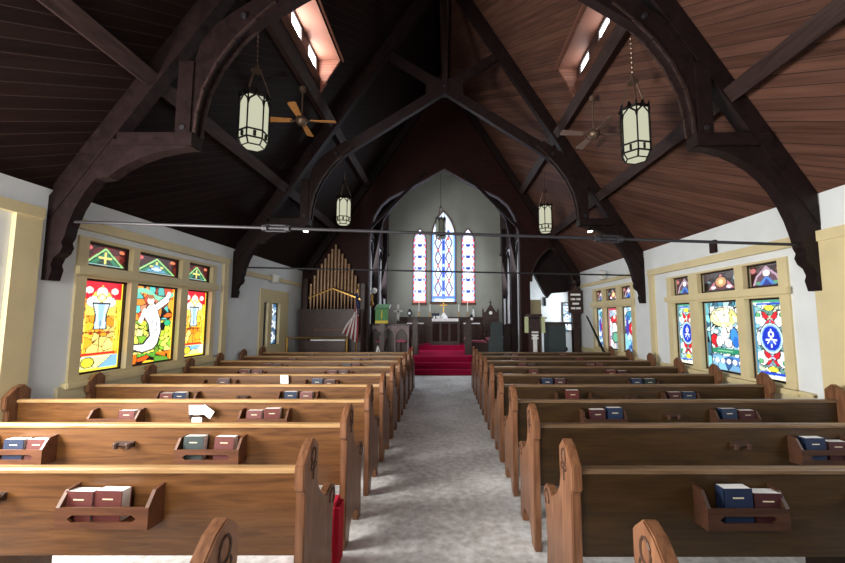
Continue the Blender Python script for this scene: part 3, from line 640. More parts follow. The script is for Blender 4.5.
# ------------------------------------------------------------------ pews
ROWS_L = [1.44 + .913 * n for n in range(10)]; ROWS_R = [1.427 + .913 * n for n in range(10)]
ENDP = [(-.055, FL), (-.055, .74), (-.085, .77), (-.085, .89), (.01, .975), (.075, 1.0), (.155, .935), (.155, .82), (.145, .77), (.165, .7), (.24, .62), (.34, .56)]
ENDP += [(.38, .575), (.44, .585), (.5, .57), (.545, .53), (.55, .47), (.52, .42), (.5, .38), (.49, .2), (.5, .08), (.5, FL), (.4, FL), (.385, .0), (.33, .06), (.2, .07), (.1, .03), (.06, FL)]
def make_pew(side, label):
    xa, xb = (-.76, -4.5) if side < 0 else (.69, 4.13)
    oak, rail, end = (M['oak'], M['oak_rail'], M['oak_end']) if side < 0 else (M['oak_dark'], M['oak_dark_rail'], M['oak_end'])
    root = thing('church_pew', label, 'pew', (0, 0, 0), 'oak pews left of the aisle' if side < 0 else 'oak pews right of the aisle')
    sg = -1 if side < 0 else 1; t = .055
    for x, inner in ((xa, True), (xb - sg * t, False)):
        o = MB().prism(ENDP, x, x + sg * t, 'x').build('end_panel', end, root, bevel=.006)
        if inner:
            fx = x - sg * .001; mb = MB()
            def arc(cy, cz, ry, rz, a0, a1, n=8): return [(fx, cy + ry * math.cos(a0 + (a1 - a0) * i / n), cz + rz * math.sin(a0 + (a1 - a0) * i / n)) for i in range(n + 1)]
            mb.tube(arc(.06, .9, .035, .045, 0, 2 * PI, 12), .006, 5); mb.tube(arc(.04, .845, .022, .02, 0, 2 * PI, 8), .005, 5); mb.tube(arc(.083, .845, .022, .02, 0, 2 * PI, 8), .005, 5)
            mb.tube([(fx, .062, .83), (fx, .062, .77)], .006, 5)
            mb.build('carved_emblem', M['carving'], o)
            MB().tube(arc(.46, .5, .05, .05, -1.2, 3.6, 10), .006, 5).build('arm_scroll', M['carving'], o)
    x0, x1 = sorted((xa + sg * t, xb - sg * t))
    MB().prism([(.03, .37), (.055, .37), (.055, .82), (.03, .82)], x0, x1, 'x').build('backrest', oak, root)
    MB().prism([(.015, .818), (.012, .836), (.022, .846), (.06, .849), (.075, .84), (.075, .818)], x0, x1, 'x').build('top_rail', rail, root)
    MB().box(x0, x1, .055, .5, .385, .42).build('seat', oak, root, bevel=.008)
    # centre support under the seat
    mb = MB(); xm = (xa + xb) / 2; mb.box(xm - .02, xm + .02, .08, .46, FL, .385); mb.build('seat_support', oak, root)
    # cup holder in the middle of the back
    cx = -2.56 if side < 0 else 2.36
    mb = MB().box(cx - .075, cx + .075, -.012, .03, .685, .7); mb.box(cx - .075, cx + .075, .01, .03, .67, .71)
    for dx in (-.05, .05): mb.lathe([(.016, -.04), (.02, 0), (.017, .005)], (cx + dx, -.008, .7), 8)
    mb.build('communion_cup_holder', M['carving'], root)
    return root
def add_rack(root, cx, wd, rm='rack'):
    h = wd / 2; yb, yf = .03, -.09
    mb = MB(); mb.box(cx - h + .02, cx + h - .02, yf + .012, yb, .57, .585)
    # slotted front panel
    s0, s1 = cx - h + .09, cx + h - .09
    mb.box(cx - h + .02, cx + h - .02, yf, yf + .014, .57, .604); mb.box(cx - h + .02, cx + h - .02, yf, yf + .014, .642, .68)
    for a, b_, c in ((cx - h + .02, s0, 1), (s1, cx + h - .02, -1)):
        mb.prism([(a, .604), (b_, .604), (b_ - .025, .623), (b_, .642), (a, .642)] if c > 0 else [(b_, .604), (a, .604), (a + .025, .623), (a, .642), (b_, .642)], yf, yf + .014, 'y')
    r_ = mb.build('book_rack', M[rm], root)
    for x in (cx - h, cx + h - .02): MB().prism([(yb, .555), (yf, .565), (yf, .68), (yf + .05, .755), (yb, .765)], x, x + .02, 'x').build('rack_side', M[rm], r_)
    return r_
ORD = ['rearmost', 'second from the rear', 'third from the rear', 'fourth from the rear', 'fifth from the rear', 'fifth from the steps', 'fourth from the steps', 'third from the steps', 'second from the steps', 'frontmost']
RACKX = {-1: (-1.84, -3.36), 1: (1.625, 2.97)}; RACKW = {-1: .5, 1: .44}
for side in (-1, 1):
    sd = 'left' if side < 0 else 'right'
    proto = make_pew(side, 'x')
    for n in range(10):
        y = (ROWS_L if side < 0 else ROWS_R)[n] - .085
        p = copy_tree(proto) if n < 9 else proto
        p.location = (0, y, 0); p['label'] = 'oak pew with carved pointed ends, %s row %s of the aisle' % (ORD[n], sd)
        for i, cx in enumerate(RACKX[side]):
            if side > 0 and n == 2 and i == 0: continue
            add_rack(p, cx, RACKW[side], 'rack' if side < 0 else 'rack_dark')

# ------------------------------------------------------------------ hymn books
def make_book(cov, hw=.078, hh=.155, th=.068, open_right=True, foil=True):
    """book standing upright, front cover to -Y"""
    root = thing('hymnal', 'x', 'book')
    c = .004; mb = MB(); mb.box(-hw, hw, -th / 2, -th / 2 + c, 0, hh); mb.box(-hw, hw, th / 2 - c, th / 2, 0, hh); mb.box(-hw, -hw + c, -th / 2, th / 2, 0, hh)
    mb.build('cover', M[cov], root)
    MB().box(-hw + c, hw - .004, -th / 2 + c, th / 2 - c, .004, hh).build('pages', M['pages'], root)
    if foil: MB().box(-.03, .03, -th / 2 - .001, -th / 2, hh * .72, hh * .76).build('gilt_line', M['foil'], root)
    return root
BK = {'navy': 'bluebook', 'maroon': 'redbook', 'plum': 'plum', 'dark green': 'greenbook'}
protos = {}
RK = {  # (side,row,rack): [(dx, colour, height)]
    (-1, 1, 0): [(-.16, 'maroon', .155), (.0, 'maroon', .16)],
    (-1, 2, 1): [(-.01, 'navy', .155), (.155, 'maroon', .15)], (-1, 2, 0): [(-.13, 'dark green', .175), (.11, 'maroon', .17)],
    (-1, 3, 1): [(.12, 'maroon', .16)], (-1, 3, 0): [(-.1, 'maroon', .16), (.08, 'maroon', .18)],
    (-1, 4, 1): [(-.13, 'maroon', .16), (.04, 'navy', .17)], (-1, 4, 0): [(-.09, 'navy', .18), (.1, 'maroon', .17)],
    (-1, 5, 1): [(.05, 'plum', .18)], (-1, 5, 0): [(-.06, 'navy', .18), (.12, 'plum', .16)],
    (-1, 6, 1): [(-.1, 'maroon', .19), (.1, 'maroon', .18)], (-1, 6, 0): [(-.1, 'maroon', .18), (.09, 'plum', .18)],
    (-1, 7, 1): [(-.12, 'maroon', .19), (.06, 'plum', .18)], (-1, 7, 0): [(-.08, 'navy', .18), (.1, 'maroon', .19)],
    (-1, 8, 1): [(0, 'maroon', .19)], (-1, 8, 0): [(-.1, 'maroon', .18), (.1, 'maroon', .19)],
    (-1, 9, 1): [(.05, 'maroon', .19)], (-1, 9, 0): [(-.08, 'maroon', .19)],
    (1, 1, 0): [(-.03, 'navy', .18), (.135, 'plum', .155)],
    (1, 2, 1): [(-.08, 'navy', .17), (.1, 'plum', .14)],
    (1, 3, 0): [(-.07, 'plum', .175), (.11, 'navy', .19)], (1, 3, 1): [(-.07, 'navy', .18), (.11, 'plum', .165)],
    (1, 4, 0): [(-.02, 'maroon', .2)], (1, 4, 1): [(-.08, 'plum', .175), (.1, 'navy', .175)],
    (1, 5, 0): [(-.09, 'navy', .185), (.1, 'plum', .18)], (1, 5, 1): [(-.1, 'navy', .18), (.09, 'dark green', .18)],
    (1, 6, 0): [(-.08, 'maroon', .19)], (1, 6, 1): [(-.09, 'maroon', .185), (.1, 'plum', .175)],
    (1, 7, 0): [(-.1, 'maroon', .19), (.08, 'plum', .18)], (1, 7, 1): [(-.1, 'maroon', .18), (.08, 'maroon', .185)],
    (1, 8, 0): [(-.08, 'maroon', .19), (.1, 'maroon', .18)], (1, 8, 1): [(0, 'maroon', .19)],
    (1, 9, 0): [(-.1, 'plum', .19), (.1, 'maroon', .185)], (1, 9, 1): [(-.08, 'maroon', .19)],
}
for (side, n, rk), bs in RK.items():
    y = (ROWS_L if side < 0 else ROWS_R)[n] - .085
    for j, (dx, colr, hh) in enumerate(bs):
        key = (colr,)
        if key not in protos: protos[key] = make_book(BK[colr]); b0 = protos[key]; first = True
        else: b0 = copy_tree(protos[key])
        b0.location = (RACKX[side][rk] + dx, y - .028 + .004 * (j % 2), .587); b0.scale = (1, 1, (hh + (.02 if n > 4 else .004)) / .155)
        b0.rotation_euler = (random.uniform(-.1, .02), 0, random.uniform(-.06, .06))
        pos = '' if len(bs) == 1 else ('left-hand book' if j == 0 else 'right-hand book')
        b0['label'] = '%s hymnal, %s in %s rack, %s pew %s of aisle' % (colr, pos or 'alone', 'inner' if rk == 0 else 'outer', ORD[n], 'left' if side < 0 else 'right')
        b0['group'] = 'hymnals in the pew racks'
# papers in cup holders of left pews
def paper(label, x, y, z, w_, h_, rx, rz):
    o = MB().box(-w_ / 2, w_ / 2, -.002, .002, 0, h_).build('paper_card', M['paper'], None, (x, y, z)); o.rotation_euler = (rx, rz, 0); tag(o, label, 'paper', 'papers left on pew backs'); return o
y3 = ROWS_L[3] - .085; y5 = ROWS_L[5] - .085
paper('white leaflet standing in cup holder, fourth pew from rear left of aisle, upright one', -2.56, y3 - .006, .7, .14, .1, .1, 0)
paper('white leaflet tilted sideways over the upright leaflet on pew back', -2.46, y3 - .018, .7, .13, .09, .15, .6)
paper('small white card below the leaflets on pew back', -2.53, y3 - .036, .63, .1, .05, .0, 0)
paper('single white card on back of fifth pew from the steps, left of aisle', -2.4, y5 - .012, .7, .12, .14, .1, 0)
# kneeler in front of the second pew
o = MB().box(-.99, -.75, 2.86, 3.05, FL, .38).build('kneeler_cushion', M['cushion'], bevel=.03); tag(o, 'red upholstered kneeler standing between two pews by the aisle', 'kneeler')

# ------------------------------------------------------------------ lanterns
def lantern(label, x, y, z0, z1, ztop, r_=.19, rz=.2, zk=True):
    t = thing('pendant_lantern', label, 'lantern', (x, y, z1), 'hanging gothic lanterns', rz); h = z1 - z0; n = 6
    gm = M['lampglass' if zk else 'dimglass']
    MB().lathe([(r_ * .92, -h + .1), (r_ * .92, -.06)], n=n).build('glass', gm, t)
    bt = MB().lathe([(r_ * .72, -h + .0), (r_ * .9, -h + .1)], n=n); bt.build('bottom_glass', gm, t)
    mb = MB(); P = [(r_ * math.cos(2 * PI * k / n), r_ * math.sin(2 * PI * k / n)) for k in range(n)]
    for k in range(n):
        (a, b_), (c, d) = P[k], P[(k + 1) % n]
        mb.tube([(a, b_, -h + .08), (a, b_, .02)], .011, 5)
        for z in (-h + .08, -h + .19, -.04): mb.tube([(a, b_, z), (c, d, z)], .013, 5)
        mid = ((a + c) / 2, (b_ + d) / 2)
        mb.tube([(a, b_, -.2), ((a * .85 + mid[0] * .15), (b_ * .85 + mid[1] * .15), -.13), (mid[0], mid[1], -.05)], .012, 4)
        mb.tube([(c, d, -.2), ((c * .85 + mid[0] * .15), (d * .85 + mid[1] * .15), -.13), (mid[0], mid[1], -.05)], .012, 4)
        mb.tube([(mid[0], mid[1], -h + .1), (mid[0], mid[1], -h + .17)], .02, 4); mb.tube([(mid[0] * .97, mid[1] * .97, -.05), (mid[0], mid[1], .035)], [.045, .006], 4)
        mb.tube([(a, b_, -h + .08), (a * .74, b_ * .74, -h - .0)], .012, 4); mb.tube([(a * .74, b_ * .74, -h - .0), (c * .74, d * .74, -h - .0)], .01, 4)
    mb.build('iron_frame', M['black'], t)
    MB().lathe([(r_ * .96, -.06), (r_ * .9, -.02), (r_ * .5, 0)], n=n).build('cap', M['black'], t)
    mb = MB()
    for k in range(0, n, 2): mb.tube([(P[k][0], P[k][1], .02), (P[k][0] * .25, P[k][1] * .25, .4)], .009, 5)
    mb.tube([(0, 0, .42), (0, 0, ztop - z1)], .009, 5)
    zz = .45
    while zz < ztop - z1: mb.lathe([(.006, -.02), (.018, 0), (.006, .02)], (0, 0, zz), 6); zz += .07
    mb.build('chain', M['chain'], t)
    MB().lathe([(.075, .36), (.07, .38), (.03, .41), (.02, .47)], n=12).build('chain_canopy', M['chain'], t)
    return t
M['lampglass'] = emit('frosted_lantern_glass', rgb(214, 214, 186), .55); M['dimglass'] = mat('unlit_frosted_glass', rgb(130, 132, 120), .4); M['chain'] = mat('aged_brass_chain', rgb(110, 90, 76), .4, .6)
lantern('large lantern, nearest on the right, hanging beside the near truss', 2.6, 5.05, 3.82, 4.56, 5.6)
lantern('large lantern, nearest on the left, hanging before the dark ceiling', -2.6, 5.05, 4.0, 4.73, 5.82, rz=.55)
lantern('small far lantern on the right above the side arch', 2.68, 10.05, 3.94, 4.68, 5.6)
lantern('small far lantern on the left above the organ pipes', -2.68, 10.05, 4.15, 4.89, 5.6)
lantern('dim lantern hanging inside the chancel before the tall window', -.14, 14.2, 4.62, 5.42, 9.06, .19, zk=False)

# ------------------------------------------------------------------ ceiling fans
def fan(label, x, y, z, ztop, rz, bm_, r_=.6):
    t = thing('ceiling_fan', label, 'ceiling fan', (x, y, z), 'ceiling fans hung from the purlins', rz)
    MB().lathe([(.03, -.09), (.07, -.07), (.1, -.02), (.1, .03), (.05, .07), (.02, .08)], n=16).build('motor', M['chain'], t, smooth=True)
    MB().tube([(0, 0, .05), (0, 0, ztop - z)], .014, 6).build('downrod', M['chain'], t)
    MB().lathe([(.05, ztop - z - .08), (.06, ztop - z)], n=12).build('ceiling_cup', M['chain'], t)
    b0 = None
    for k in range(4):
        if b0 is None:
            b0 = MB().prism([(.16, -.045), (r_ - .03, -.07), (r_, -.05), (r_, .05), (r_ - .03, .07), (.16, .045)], -.004, .004, 'z').build('blade', bm_, t)
            MB().prism([(.07, -.015), (.2, -.03), (.2, .03), (.07, .015)], -.012, -.005, 'z').build('blade_bracket', M['chain'], b0); o = b0
        else: o = copy_tree(b0); o.parent = t
        o.rotation_euler = (.2, 0, k * PI / 2)
    return t
fan('ceiling fan with light wooden blades on the dark left side', -2.55, 6.6, 5.2, 5.82, .08, M['blade'])
fan('ceiling fan with dull blades on a long rod on the right side', 2.62, 6.5, 4.9, 5.58, .1, M['bladeR'])

# spot lamps on the far truss
for x, lb in ((-2.95, 'small lit flood lamp on far truss, left side'), (3.1, 'small lit flood lamp on far truss, right side')):
    t = thing('flood_lamp', lb, 'lamp', (x, 8.1, 3.66), 'flood lamps on the far truss')
    MB().tube([(0, 0, 0), (0, -.02, -.1)], .015, 6).build('arm', M['black'], t)
    MB().lathe([(.03, .04), (.06, 0), (.065, -.03)], (0, -.02, -.1), 12).build('lamp_housing', M['black'], t)
    MB().lathe([(.05, -.05), (.055, -.032)], (0, -.02, -.1), 12).build('bulb', M['lamp'], t)
# flood lamps on the side walls
for x, y, z, lb, s_ in ((WL + .1, 10.1, 2.72, 'grey wall flood lamp on the left wall above the small window', 1), (WR - .14, 10.1, 2.8, 'white wall flood lamp on the far right wall', -1)):
    t = thing('wall_lamp', lb, 'lamp', (x, y, z)); MB().box(-.06, .06, -.06, .06, -.02, .02).build('wall_plate', M['white'], t)
    MB().lathe([(.04, -.12), (.09, -.1), (.1, .1), (.05, .13)], n=12).build('lamp_housing', M['white'], t)
for v in (1,):
    o = MB().box(WR - .05, WR, 6.0, 6.12, 2.72, 2.92).build('wall_box', M['gable']); tag(o, 'small reddish box on the right wall above the window head', 'wall box')

# ------------------------------------------------------------------ organ
org = thing('pipe_organ', 'pipe organ with gilded pipes in a pointed case left of the chancel', 'organ', (-3.5, 11.9, 0))
def OX(mb): mb.v = [(x + 3.5, y - 11.9, z - 0) for x, y, z in mb.v]; return mb
OX(MB().box(-4.4, -2.52, 11.75, 12.28, FL, 1.9)).build('case', M['darkwood'], org)
OX(MB().box(-4.42, -2.5, 11.7, 12.28, 1.86, 1.95)).build('pipe_shelf', M['darkwood'], org, bevel=.01)
OX(MB().box(-4.05, -2.88, 11.3, 11.75, FL, 1.02)).build('console', M['darkwood'], org, bevel=.01)
OX(MB().box(-3.9, -2.9, 11.34, 11.68, 1.02, 1.06)).build('keyboard', M['linen'], org)
OX(MB().box(-3.9, -2.85, 11.6, 11.72, 1.3, 1.36)).build('music_ledge', M['rack'], org)
OX(MB().box(-4.42, -4.28, 12.05, 12.28, 1.95, 2.9)).build('case_post', M['darkwood'], org); OX(MB().box(-2.62, -2.5, 12.05, 12.28, 1.95, 2.75)).build('case_post', M['darkwood'], org)
npipe = 15
for i in range(npipe):
    x = -4.2 + i * (1.5 / (npipe - 1)); q = 1 - abs(i - 7) / 7; top = 2.75 + 1.25 * q ** .8 ; mth = 2.42 + .28 * q if i else 2.4
    r_ = .042
    mb = OX(MB().lathe([(.012, 0), (r_, mth - 1.95 - .12), (r_, top - 1.95)], (x, 12.12, 1.95), 12)); o = mb.build('pipe', M['pipe'], org, smooth=False)
    OX(MB().box(x - .025, x + .025, 12.07, 12.09, mth - .1, mth - .04)).build('pipe_mouth', M['carving'], o)
OX(MB().prism([(-4.25, 2.28), (-3.5, 2.58), (-2.62, 2.24), (-2.62, 2.28), (-3.5, 2.62), (-4.25, 2.32)], 12.05, 12.07, 'y')).build('pipe_rail', M['brass'], org)
# railing in front of the organ
t = thing('organ_rail', 'brass rail on posts in front of the organ', 'railing', (-3.5, 11.1, 0))
MB().tube([(-1.0, 0, 1.12), (.75, 0, 1.12)], .02, 8).build('rail', M['brass'], t)
for x in (.72, -.98): MB().tube([(x, 0, FL), (x, 0, 1.12)], .03, 8).build('post', M['brass'], t)
# flag
t = thing('flag_on_pole', 'furled striped national flag on a pole beside the organ', 'flag', (-2.58, 11.45, 0))
MB().tube([(0, 0, FL + .02), (-.02, 0, 2.55)], .018, 8).build('pole', M['brass'], t); MB().lathe([(.14, FL + .0), (.14, FL + .04), (.03, FL + .08)], n=12).build('base', M['brass'], t)
MB().lathe([(.0, 2.53), (.04, 2.57), (.0, 2.63)], n=8).build('finial', M['brass'], t)
for i in range(8):
    a = i / 8; top = (-.02 + .01 * i, -.04 - .01 * (i % 3), 2.4 - .09 * i); pts = bez(top, (.05 - .035 * i, -.08, 1.7), (.02 - .06 * i, -.03 - .02 * (i % 2), .95 + .04 * i), 8)
    MB().tube(pts, [.03, .035, .035, .035, .03, .03, .03, .028, .02], 6).build('flag_stripe', M['flagred'] if i % 2 == 0 else M['flagwhite'], t)
MB().tube([(-.02, -.05, 2.42), (.04, -.09, 2.05), (.02, -.08, 1.8)], [.03, .055, .03], 8).build('flag_canton', M['flagblue'], t)

# ------------------------------------------------------------------ chancel posts and braces
for x, s_, nm in ((-2.42, 1, 'left'), (2.43, -1, 'right')):
    for y, zb, lb in ((13.6, .43, 'full height dark post against the %s chancel wall'), (15.6, 2.6, 'short dark wall post ending high on the %s chancel wall')):
        t = thing('chancel_post', lb % nm, 'post', (x, y, zb))
        MB().box(-.09, .09, -.1, .1, 0, 5.3 - zb).build('shaft', M['beam'], t)
        if zb < 1: MB().prism([(s_ * .09, 4.5 - zb), (s_ * .25, 5.2 - zb), (s_ * .9, 6.1 - zb), (s_ * 1.5, 6.6 - zb), (s_ * 1.5, 6.75 - zb), (s_ * .4, 5.95 - zb), (-s_ * .05, 5.3 - zb), (-s_ * .05, 4.5 - zb)], -.07, .07, 'y').build('curved_brace', M['beam'], t)
        if zb > 1: MB().lathe([(.02, -.16), (.08, -.05), (.1, 0)], n=8).build('pendant', M['beam'], t)
# pointed blind arches on the chancel side walls, pale boards between
for X, s_ in ((-2.55, 1), (2.56, -1)):
    mb = MB()
    for y0 in (12.6, 13.75, 14.75, 15.75):
        arc = gothic(y0, y0 + .95, 3.2, 4.3, 6); P = [(y0, .6)] + arc + [(y0 + .95, .6)]
        for a, b_ in zip(P, P[1:]): mb.tube([(X + s_ * .03, a[0], a[1]), (X + s_ * .03, b_[0], b_[1])], .035, 4)
    mb.build('trim_%d' % (20 if s_ > 0 else 21), M['beam'], kind='structure')
    MB().box(*sorted((X, X + s_ * .06)), YC + .2, YE, 4.45, 6.6).build('trim_%d' % (22 if s_ > 0 else 23), M['gable'], kind='structure')
    MB().box(*sorted((X, X + s_ * .1)), YC + .2, YE, 4.4, 4.5).build('trim_%d' % (24 if s_ > 0 else 25), M['beam'], kind='structure')

# ------------------------------------------------------------------ chancel furniture
def TB(name, label, cat, loc, parts, group=None):
    t = thing(name, label, cat, loc, group)
    for nm, m, mb, bv in parts: mb.build(nm, M[m], t, bevel=bv)
    return t
zf = .6
t = TB('altar', 'dark wooden altar table with white cloth below the tall east window', 'altar', (0.0, 15.9, zf), [
    ('altar_base', 'darkwood', MB().box(-.55, .62, -.28, .28, .0, .98), .01), ('altar_top', 'darkwood', MB().box(-.62, .68, -.34, .34, .98, 1.04), .01),
    ('altar_cloth', 'linen', MB().box(-.5, .56, -.345, .3, 1.04, 1.055).box(-.5, .56, -.352, -.345, .94, 1.055), 0)])
mb = MB()
for i in range(3): mb.box(-.48 + i * .36, -.2 + i * .36, -.29, -.28, .15, .85)
mb.build('front_panel', M['gable'], t)
t = TB('retable', 'long dark retable shelf standing against the east wall', 'shelf', (-.1, 16.75, zf), [('shelf', 'darkwood', MB().box(-1.9, 1.9, -.2, .2, 1.05, 1.12), .01), ('body', 'darkwood', MB().box(-1.85, 1.85, -.12, .2, 0, 1.05), 0)])
t = TB('altar_cross', 'brass cross standing on retable before the tall window', 'cross', (-.04, 16.7, zf + 1.12), [('base', 'brass', MB().lathe([(.12, 0), (.12, .05), (.04, .09)], n=8), 0), ('upright', 'brass', MB().box(-.02, .02, -.015, .015, .05, .75), 0), ('crossbar', 'brass', MB().box(-.17, .17, -.015, .015, .48, .52), 0)])
for x, hh, lb in ((-1.1, .5, 'tall candle at left end of the retable'), (-.62, .34, 'white candle just left of the altar cross'), (.62, .34, 'white candle just right of the altar cross'), (1.0, .5, 'tall candle at right end of the retable')):
    TB('candlestick', lb, 'candle', (x, 16.7, zf + 1.12), [('stick', 'brass', MB().lathe([(.06, 0), (.02, .04), (.02, .2), (.04, .22)], n=10), 0), ('candle', 'white', MB().tube([(0, 0, .2), (0, 0, .2 + hh)], .018, 8), 0)], 'retable candles')
for x, y, lb in ((-.3, 16.0, 'white folded linen mound on the altar, left'), (-.02, 15.85, 'white veiled chalice in the middle of the altar')):
    o = MB().lathe([(.17, 0), (.13, .09), (.05, .2), (.01, .24)], (x, y, zf + 1.055), 8).build('veiled_chalice', M['linen']); tag(o, lb, 'chalice')
t = TB('book_stand', 'dark missal stand on the left end of the altar', 'book stand', (-.36, 15.66, zf + 1.055), [('foot', 'black', MB().lathe([(.09, 0), (.02, .03), (.02, .12)], n=8), 0), ('desk', 'black', MB().prism([(-.1, .1), (.1, .2), (.1, .22), (-.1, .12)], -.16, .16, 'x'), 0)])
# side tables with small vases
for x, lb in ((-1.15, 'small side table left of the altar with a white top'), (1.08, 'small side table right of the altar with a white top')):
    TB('side_table', lb, 'table', (x, 15.4, zf), [('tabletop', 'linen', MB().box(-.32, .32, -.2, .2, .84, .88), 0)] + [('leg', 'darkwood', MB().box(a, a + .05, b_, b_ + .05, 0, .84), 0) for a in (-.3, .25) for b_ in (-.18, .13)], 'altar side tables')
for x, y, z, lb in ((-1.5, 16.7, zf + 1.12, 'small dark urn at the left of the retable'), (1.08, 15.4, zf + .88, 'small urn with a pale face on the right side table')):
    TB('urn', lb, 'urn', (x, y, z), [('body', 'black', MB().lathe([(.05, 0), (.03, .04), (.11, .14), (.09, .24), (.04, .28), (.06, .33)], n=10), 0), ('face', 'paper', MB().tube([(0, -.12, .16), (0, -.105, .16)], .06, 8), 0)])
# bishop's chair
t = thing('bishop_chair', 'tall dark gothic chair with pointed back right of the altar', 'chair', (1.84, 15.2, .43))
MB().prism([(-.3, .5), (-.3, 1.45), (-.2, 1.5), (0, 1.82), (.2, 1.5), (.3, 1.45), (.3, .5)], .2, .26, 'y').build('backrest', M['darkwood'], t)
mb = MB()
for x in (-.3, .3): mb.lathe([(.03, .0), (.035, 1.5), (.05, 1.52), (.0, 1.66)], (x, .23, 0), 8)
mb.lathe([(.02, 1.8), (.05, 1.88), (.03, 1.92), (.0, 2.0)], (0, .23, 0), 8); mb.build('finial_post', M['darkwood'], t)
MB().box(-.3, .3, -.25, .22, .42, .5).build('seat', M['darkwood'], t)
for x in (-.3, .26): 
    MB().box(x, x + .05, -.25, -.2, 0, .75).build('leg', M['darkwood'], t)
    MB().box(x, x + .05, -.25, .22, .72, .77).build('armrest', M['darkwood'], t)
MB().tube([(0, .195, 1.45), (0, .2, 1.45)], .07, 10).build('quatrefoil_boss', M['paper'], t)
o = TB('white_ornament', 'small white bottle on the ledge left of the gothic chair', 'bottle', (1.25, 16.7, zf + 1.12), [('body', 'white', MB().lathe([(.05, 0), (.05, .2), (.02, .28), (.02, .36)], n=8), 0), ('stopper', 'black', MB().lathe([(.025, .36), (.025, .42)], n=8), 0)])
# choir stall ends and desks
def stall(label, x, y, w_, h_, m, ln=1.2):
    t = thing('choir_stall', label, 'choir stall', (x, y, .43), 'choir stalls in the chancel')
    MB().prism([(-w_ / 2, 0), (-w_ / 2, h_ * .45), (-w_ * .35, h_ * .55), (-w_ * .35, h_ - .08), (-w_ * .2, h_), (w_ * .35, h_), (w_ * .45, h_ - .1), (w_ / 2, 0)], 0, .06, 'y').build('end_panel', M[m], t, bevel=.008)
    MB().box(-w_ / 2, w_ / 2, .06, ln, .42, .47).build('seat', M['darkwood'], t)
    MB().box(-w_ / 2 + .02, w_ / 2 - .05, .08, ln, .47, .54).build('seat_cushion', M['pinkcushion'], t, bevel=.02)
    MB().box(w_ * .35, w_ / 2 - .02, .06, ln, .0, h_ - .15).build('backrest', M['darkwood'], t)
    return t
stall('dark stall end panel just left of the red carpet steps', -1.02, 13.3, .22, 1.2, 'darkwood')
stall('dark stall end panel just right of the red carpet steps', .82, 13.3, .24, 1.2, 'darkwood')
stall('slate grey stall end with stepped outline right of the steps', 1.72, 13.0, .5, 1.12, 'slate')
stall('low dark stall with a rose cushion beside the right pier', 2.27, 13.75, .5, 1.05, 'darkwood')
t = thing('kneeling_bench', 'long rose cushioned kneeling bench in front of the gothic chair', 'bench', (1.2, 14.5, .43)); MB().box(-.2, .7, -.15, .15, .0, .34).build('bench_body', M['darkwood'], t); MB().box(-.2, .7, -.16, .16, .34, .42).build('cushion', M['pinkcushion'], t, bevel=.02)
# choir desk with gothic arcade, left
t = thing('choir_desk', 'choir desk with open gothic arcade left of the steps', 'choir desk', (-1.8, 13.0, .43)); mb = MB(); A = MB()
mb.box(-.75, .62, -.16, .12, 1.0, 1.05); mb.build('desk_top', M['darkwood'], t)
for i in range(3):
    x0 = -.72 + i * .44; A.box(x0 - .03, x0 + .03, -.06, .0, 0, 1.0)
    arc = gothic(x0 + .03, x0 + .41, .62, .9, 6)
    for a, b_ in zip(arc, arc[1:]): A.prism([a, b_, (b_[0], 1.0), (a[0], 1.0)], -.05, .0, 'y')
A.box(-.75, .62, -.06, .0, 0, .12); A.box(.57, .62, -.06, 0, 0, 1.0); A.build('arcade', M['arcade'] if 'arcade' in M else M['darkwood'], t)
MB().box(-.74, .6, .04, .08, 0, 1.0).build('back_panel', M['darkwood'], t)
for i, x in enumerate((-.45, .2)):
    TB('kneeler_stool', ('small rose topped stool by choir desk, left one', 'small rose topped stool by choir desk, right one')[i], 'stool', (-1.62 + x, 12.68, FL), [('seat', 'pinkcushion', MB().lathe([(.16, 0.98), (.17, 1.03), (.1, 1.06)], n=12), 0), ('stem', 'darkwood', MB().tube([(0, 0, 0), (0, 0, .98)], .03, 8), 0), ('foot', 'darkwood', MB().lathe([(.18, 0), (.18, .03), (.03, .06)], n=12), 0)], 'stools by the choir desk')
# lectern with green fall
TB('lectern', 'lectern hung with a green fall with gold fringe, left of the chancel', 'lectern', (-1.98, 12.45, 0), [
    ('stand', 'darkwood', MB().box(-.07, .07, -.05, .05, FL, 1.75), 0), ('desk', 'darkwood', MB().prism([(-.2, 1.93), (.2, 2.08), (.2, 2.12), (-.2, 1.97)], -.24, .24, 'x').box(-.05, .05, -.04, .04, 1.7, 2.0), 0),
    ('green_fall', 'green', MB().box(-.2, .2, -.225, -.21, 1.6, 1.98).prism([(-.225, 1.97), (.18, 2.12), (.18, 2.13), (-.225, 1.985)], -.2, .2, 'x'), 0),
    ('gold_fringe', 'yellow', MB().box(-.2, .2, -.228, -.208, 1.51, 1.6), 0), ('emblem', 'yellow', MB().box(-.014, .014, -.232, -.225, 1.66, 1.92), 0)])
# processional cross and tripod etc.
TB('processional_cross', 'white processional cross on a dark base, left of the altar', 'cross', (-1.62, 13.55, .43), [('staff', 'black', MB().tube([(0, 0, 0), (0, 0, 1.2)], .025, 8), 0), ('foot', 'black', MB().lathe([(.16, 0), (.16, .04), (.03, .08)], n=10), 0), ('cross', 'linen', MB().box(-.04, .04, -.015, .015, 1.15, 1.72).box(-.16, .16, -.015, .015, 1.45, 1.52), 0)])
t = thing('camera_tripod', 'small tripod with pale legs standing before the front left pew', 'tripod', (-1.98, 11.6, FL))
for a in (.5, 2.6, 4.7): MB().tube([(0, 0, .95), (.28 * math.cos(a), .28 * math.sin(a), .0)], .016, 6).build('leg', M['linen'], t)
MB().tube([(0, 0, .9), (0, 0, 1.25)], .02, 6).build('centre_column', M['black'], t); MB().box(-.07, .07, -.05, .05, 1.25, 1.36).build('head', M['black'], t)
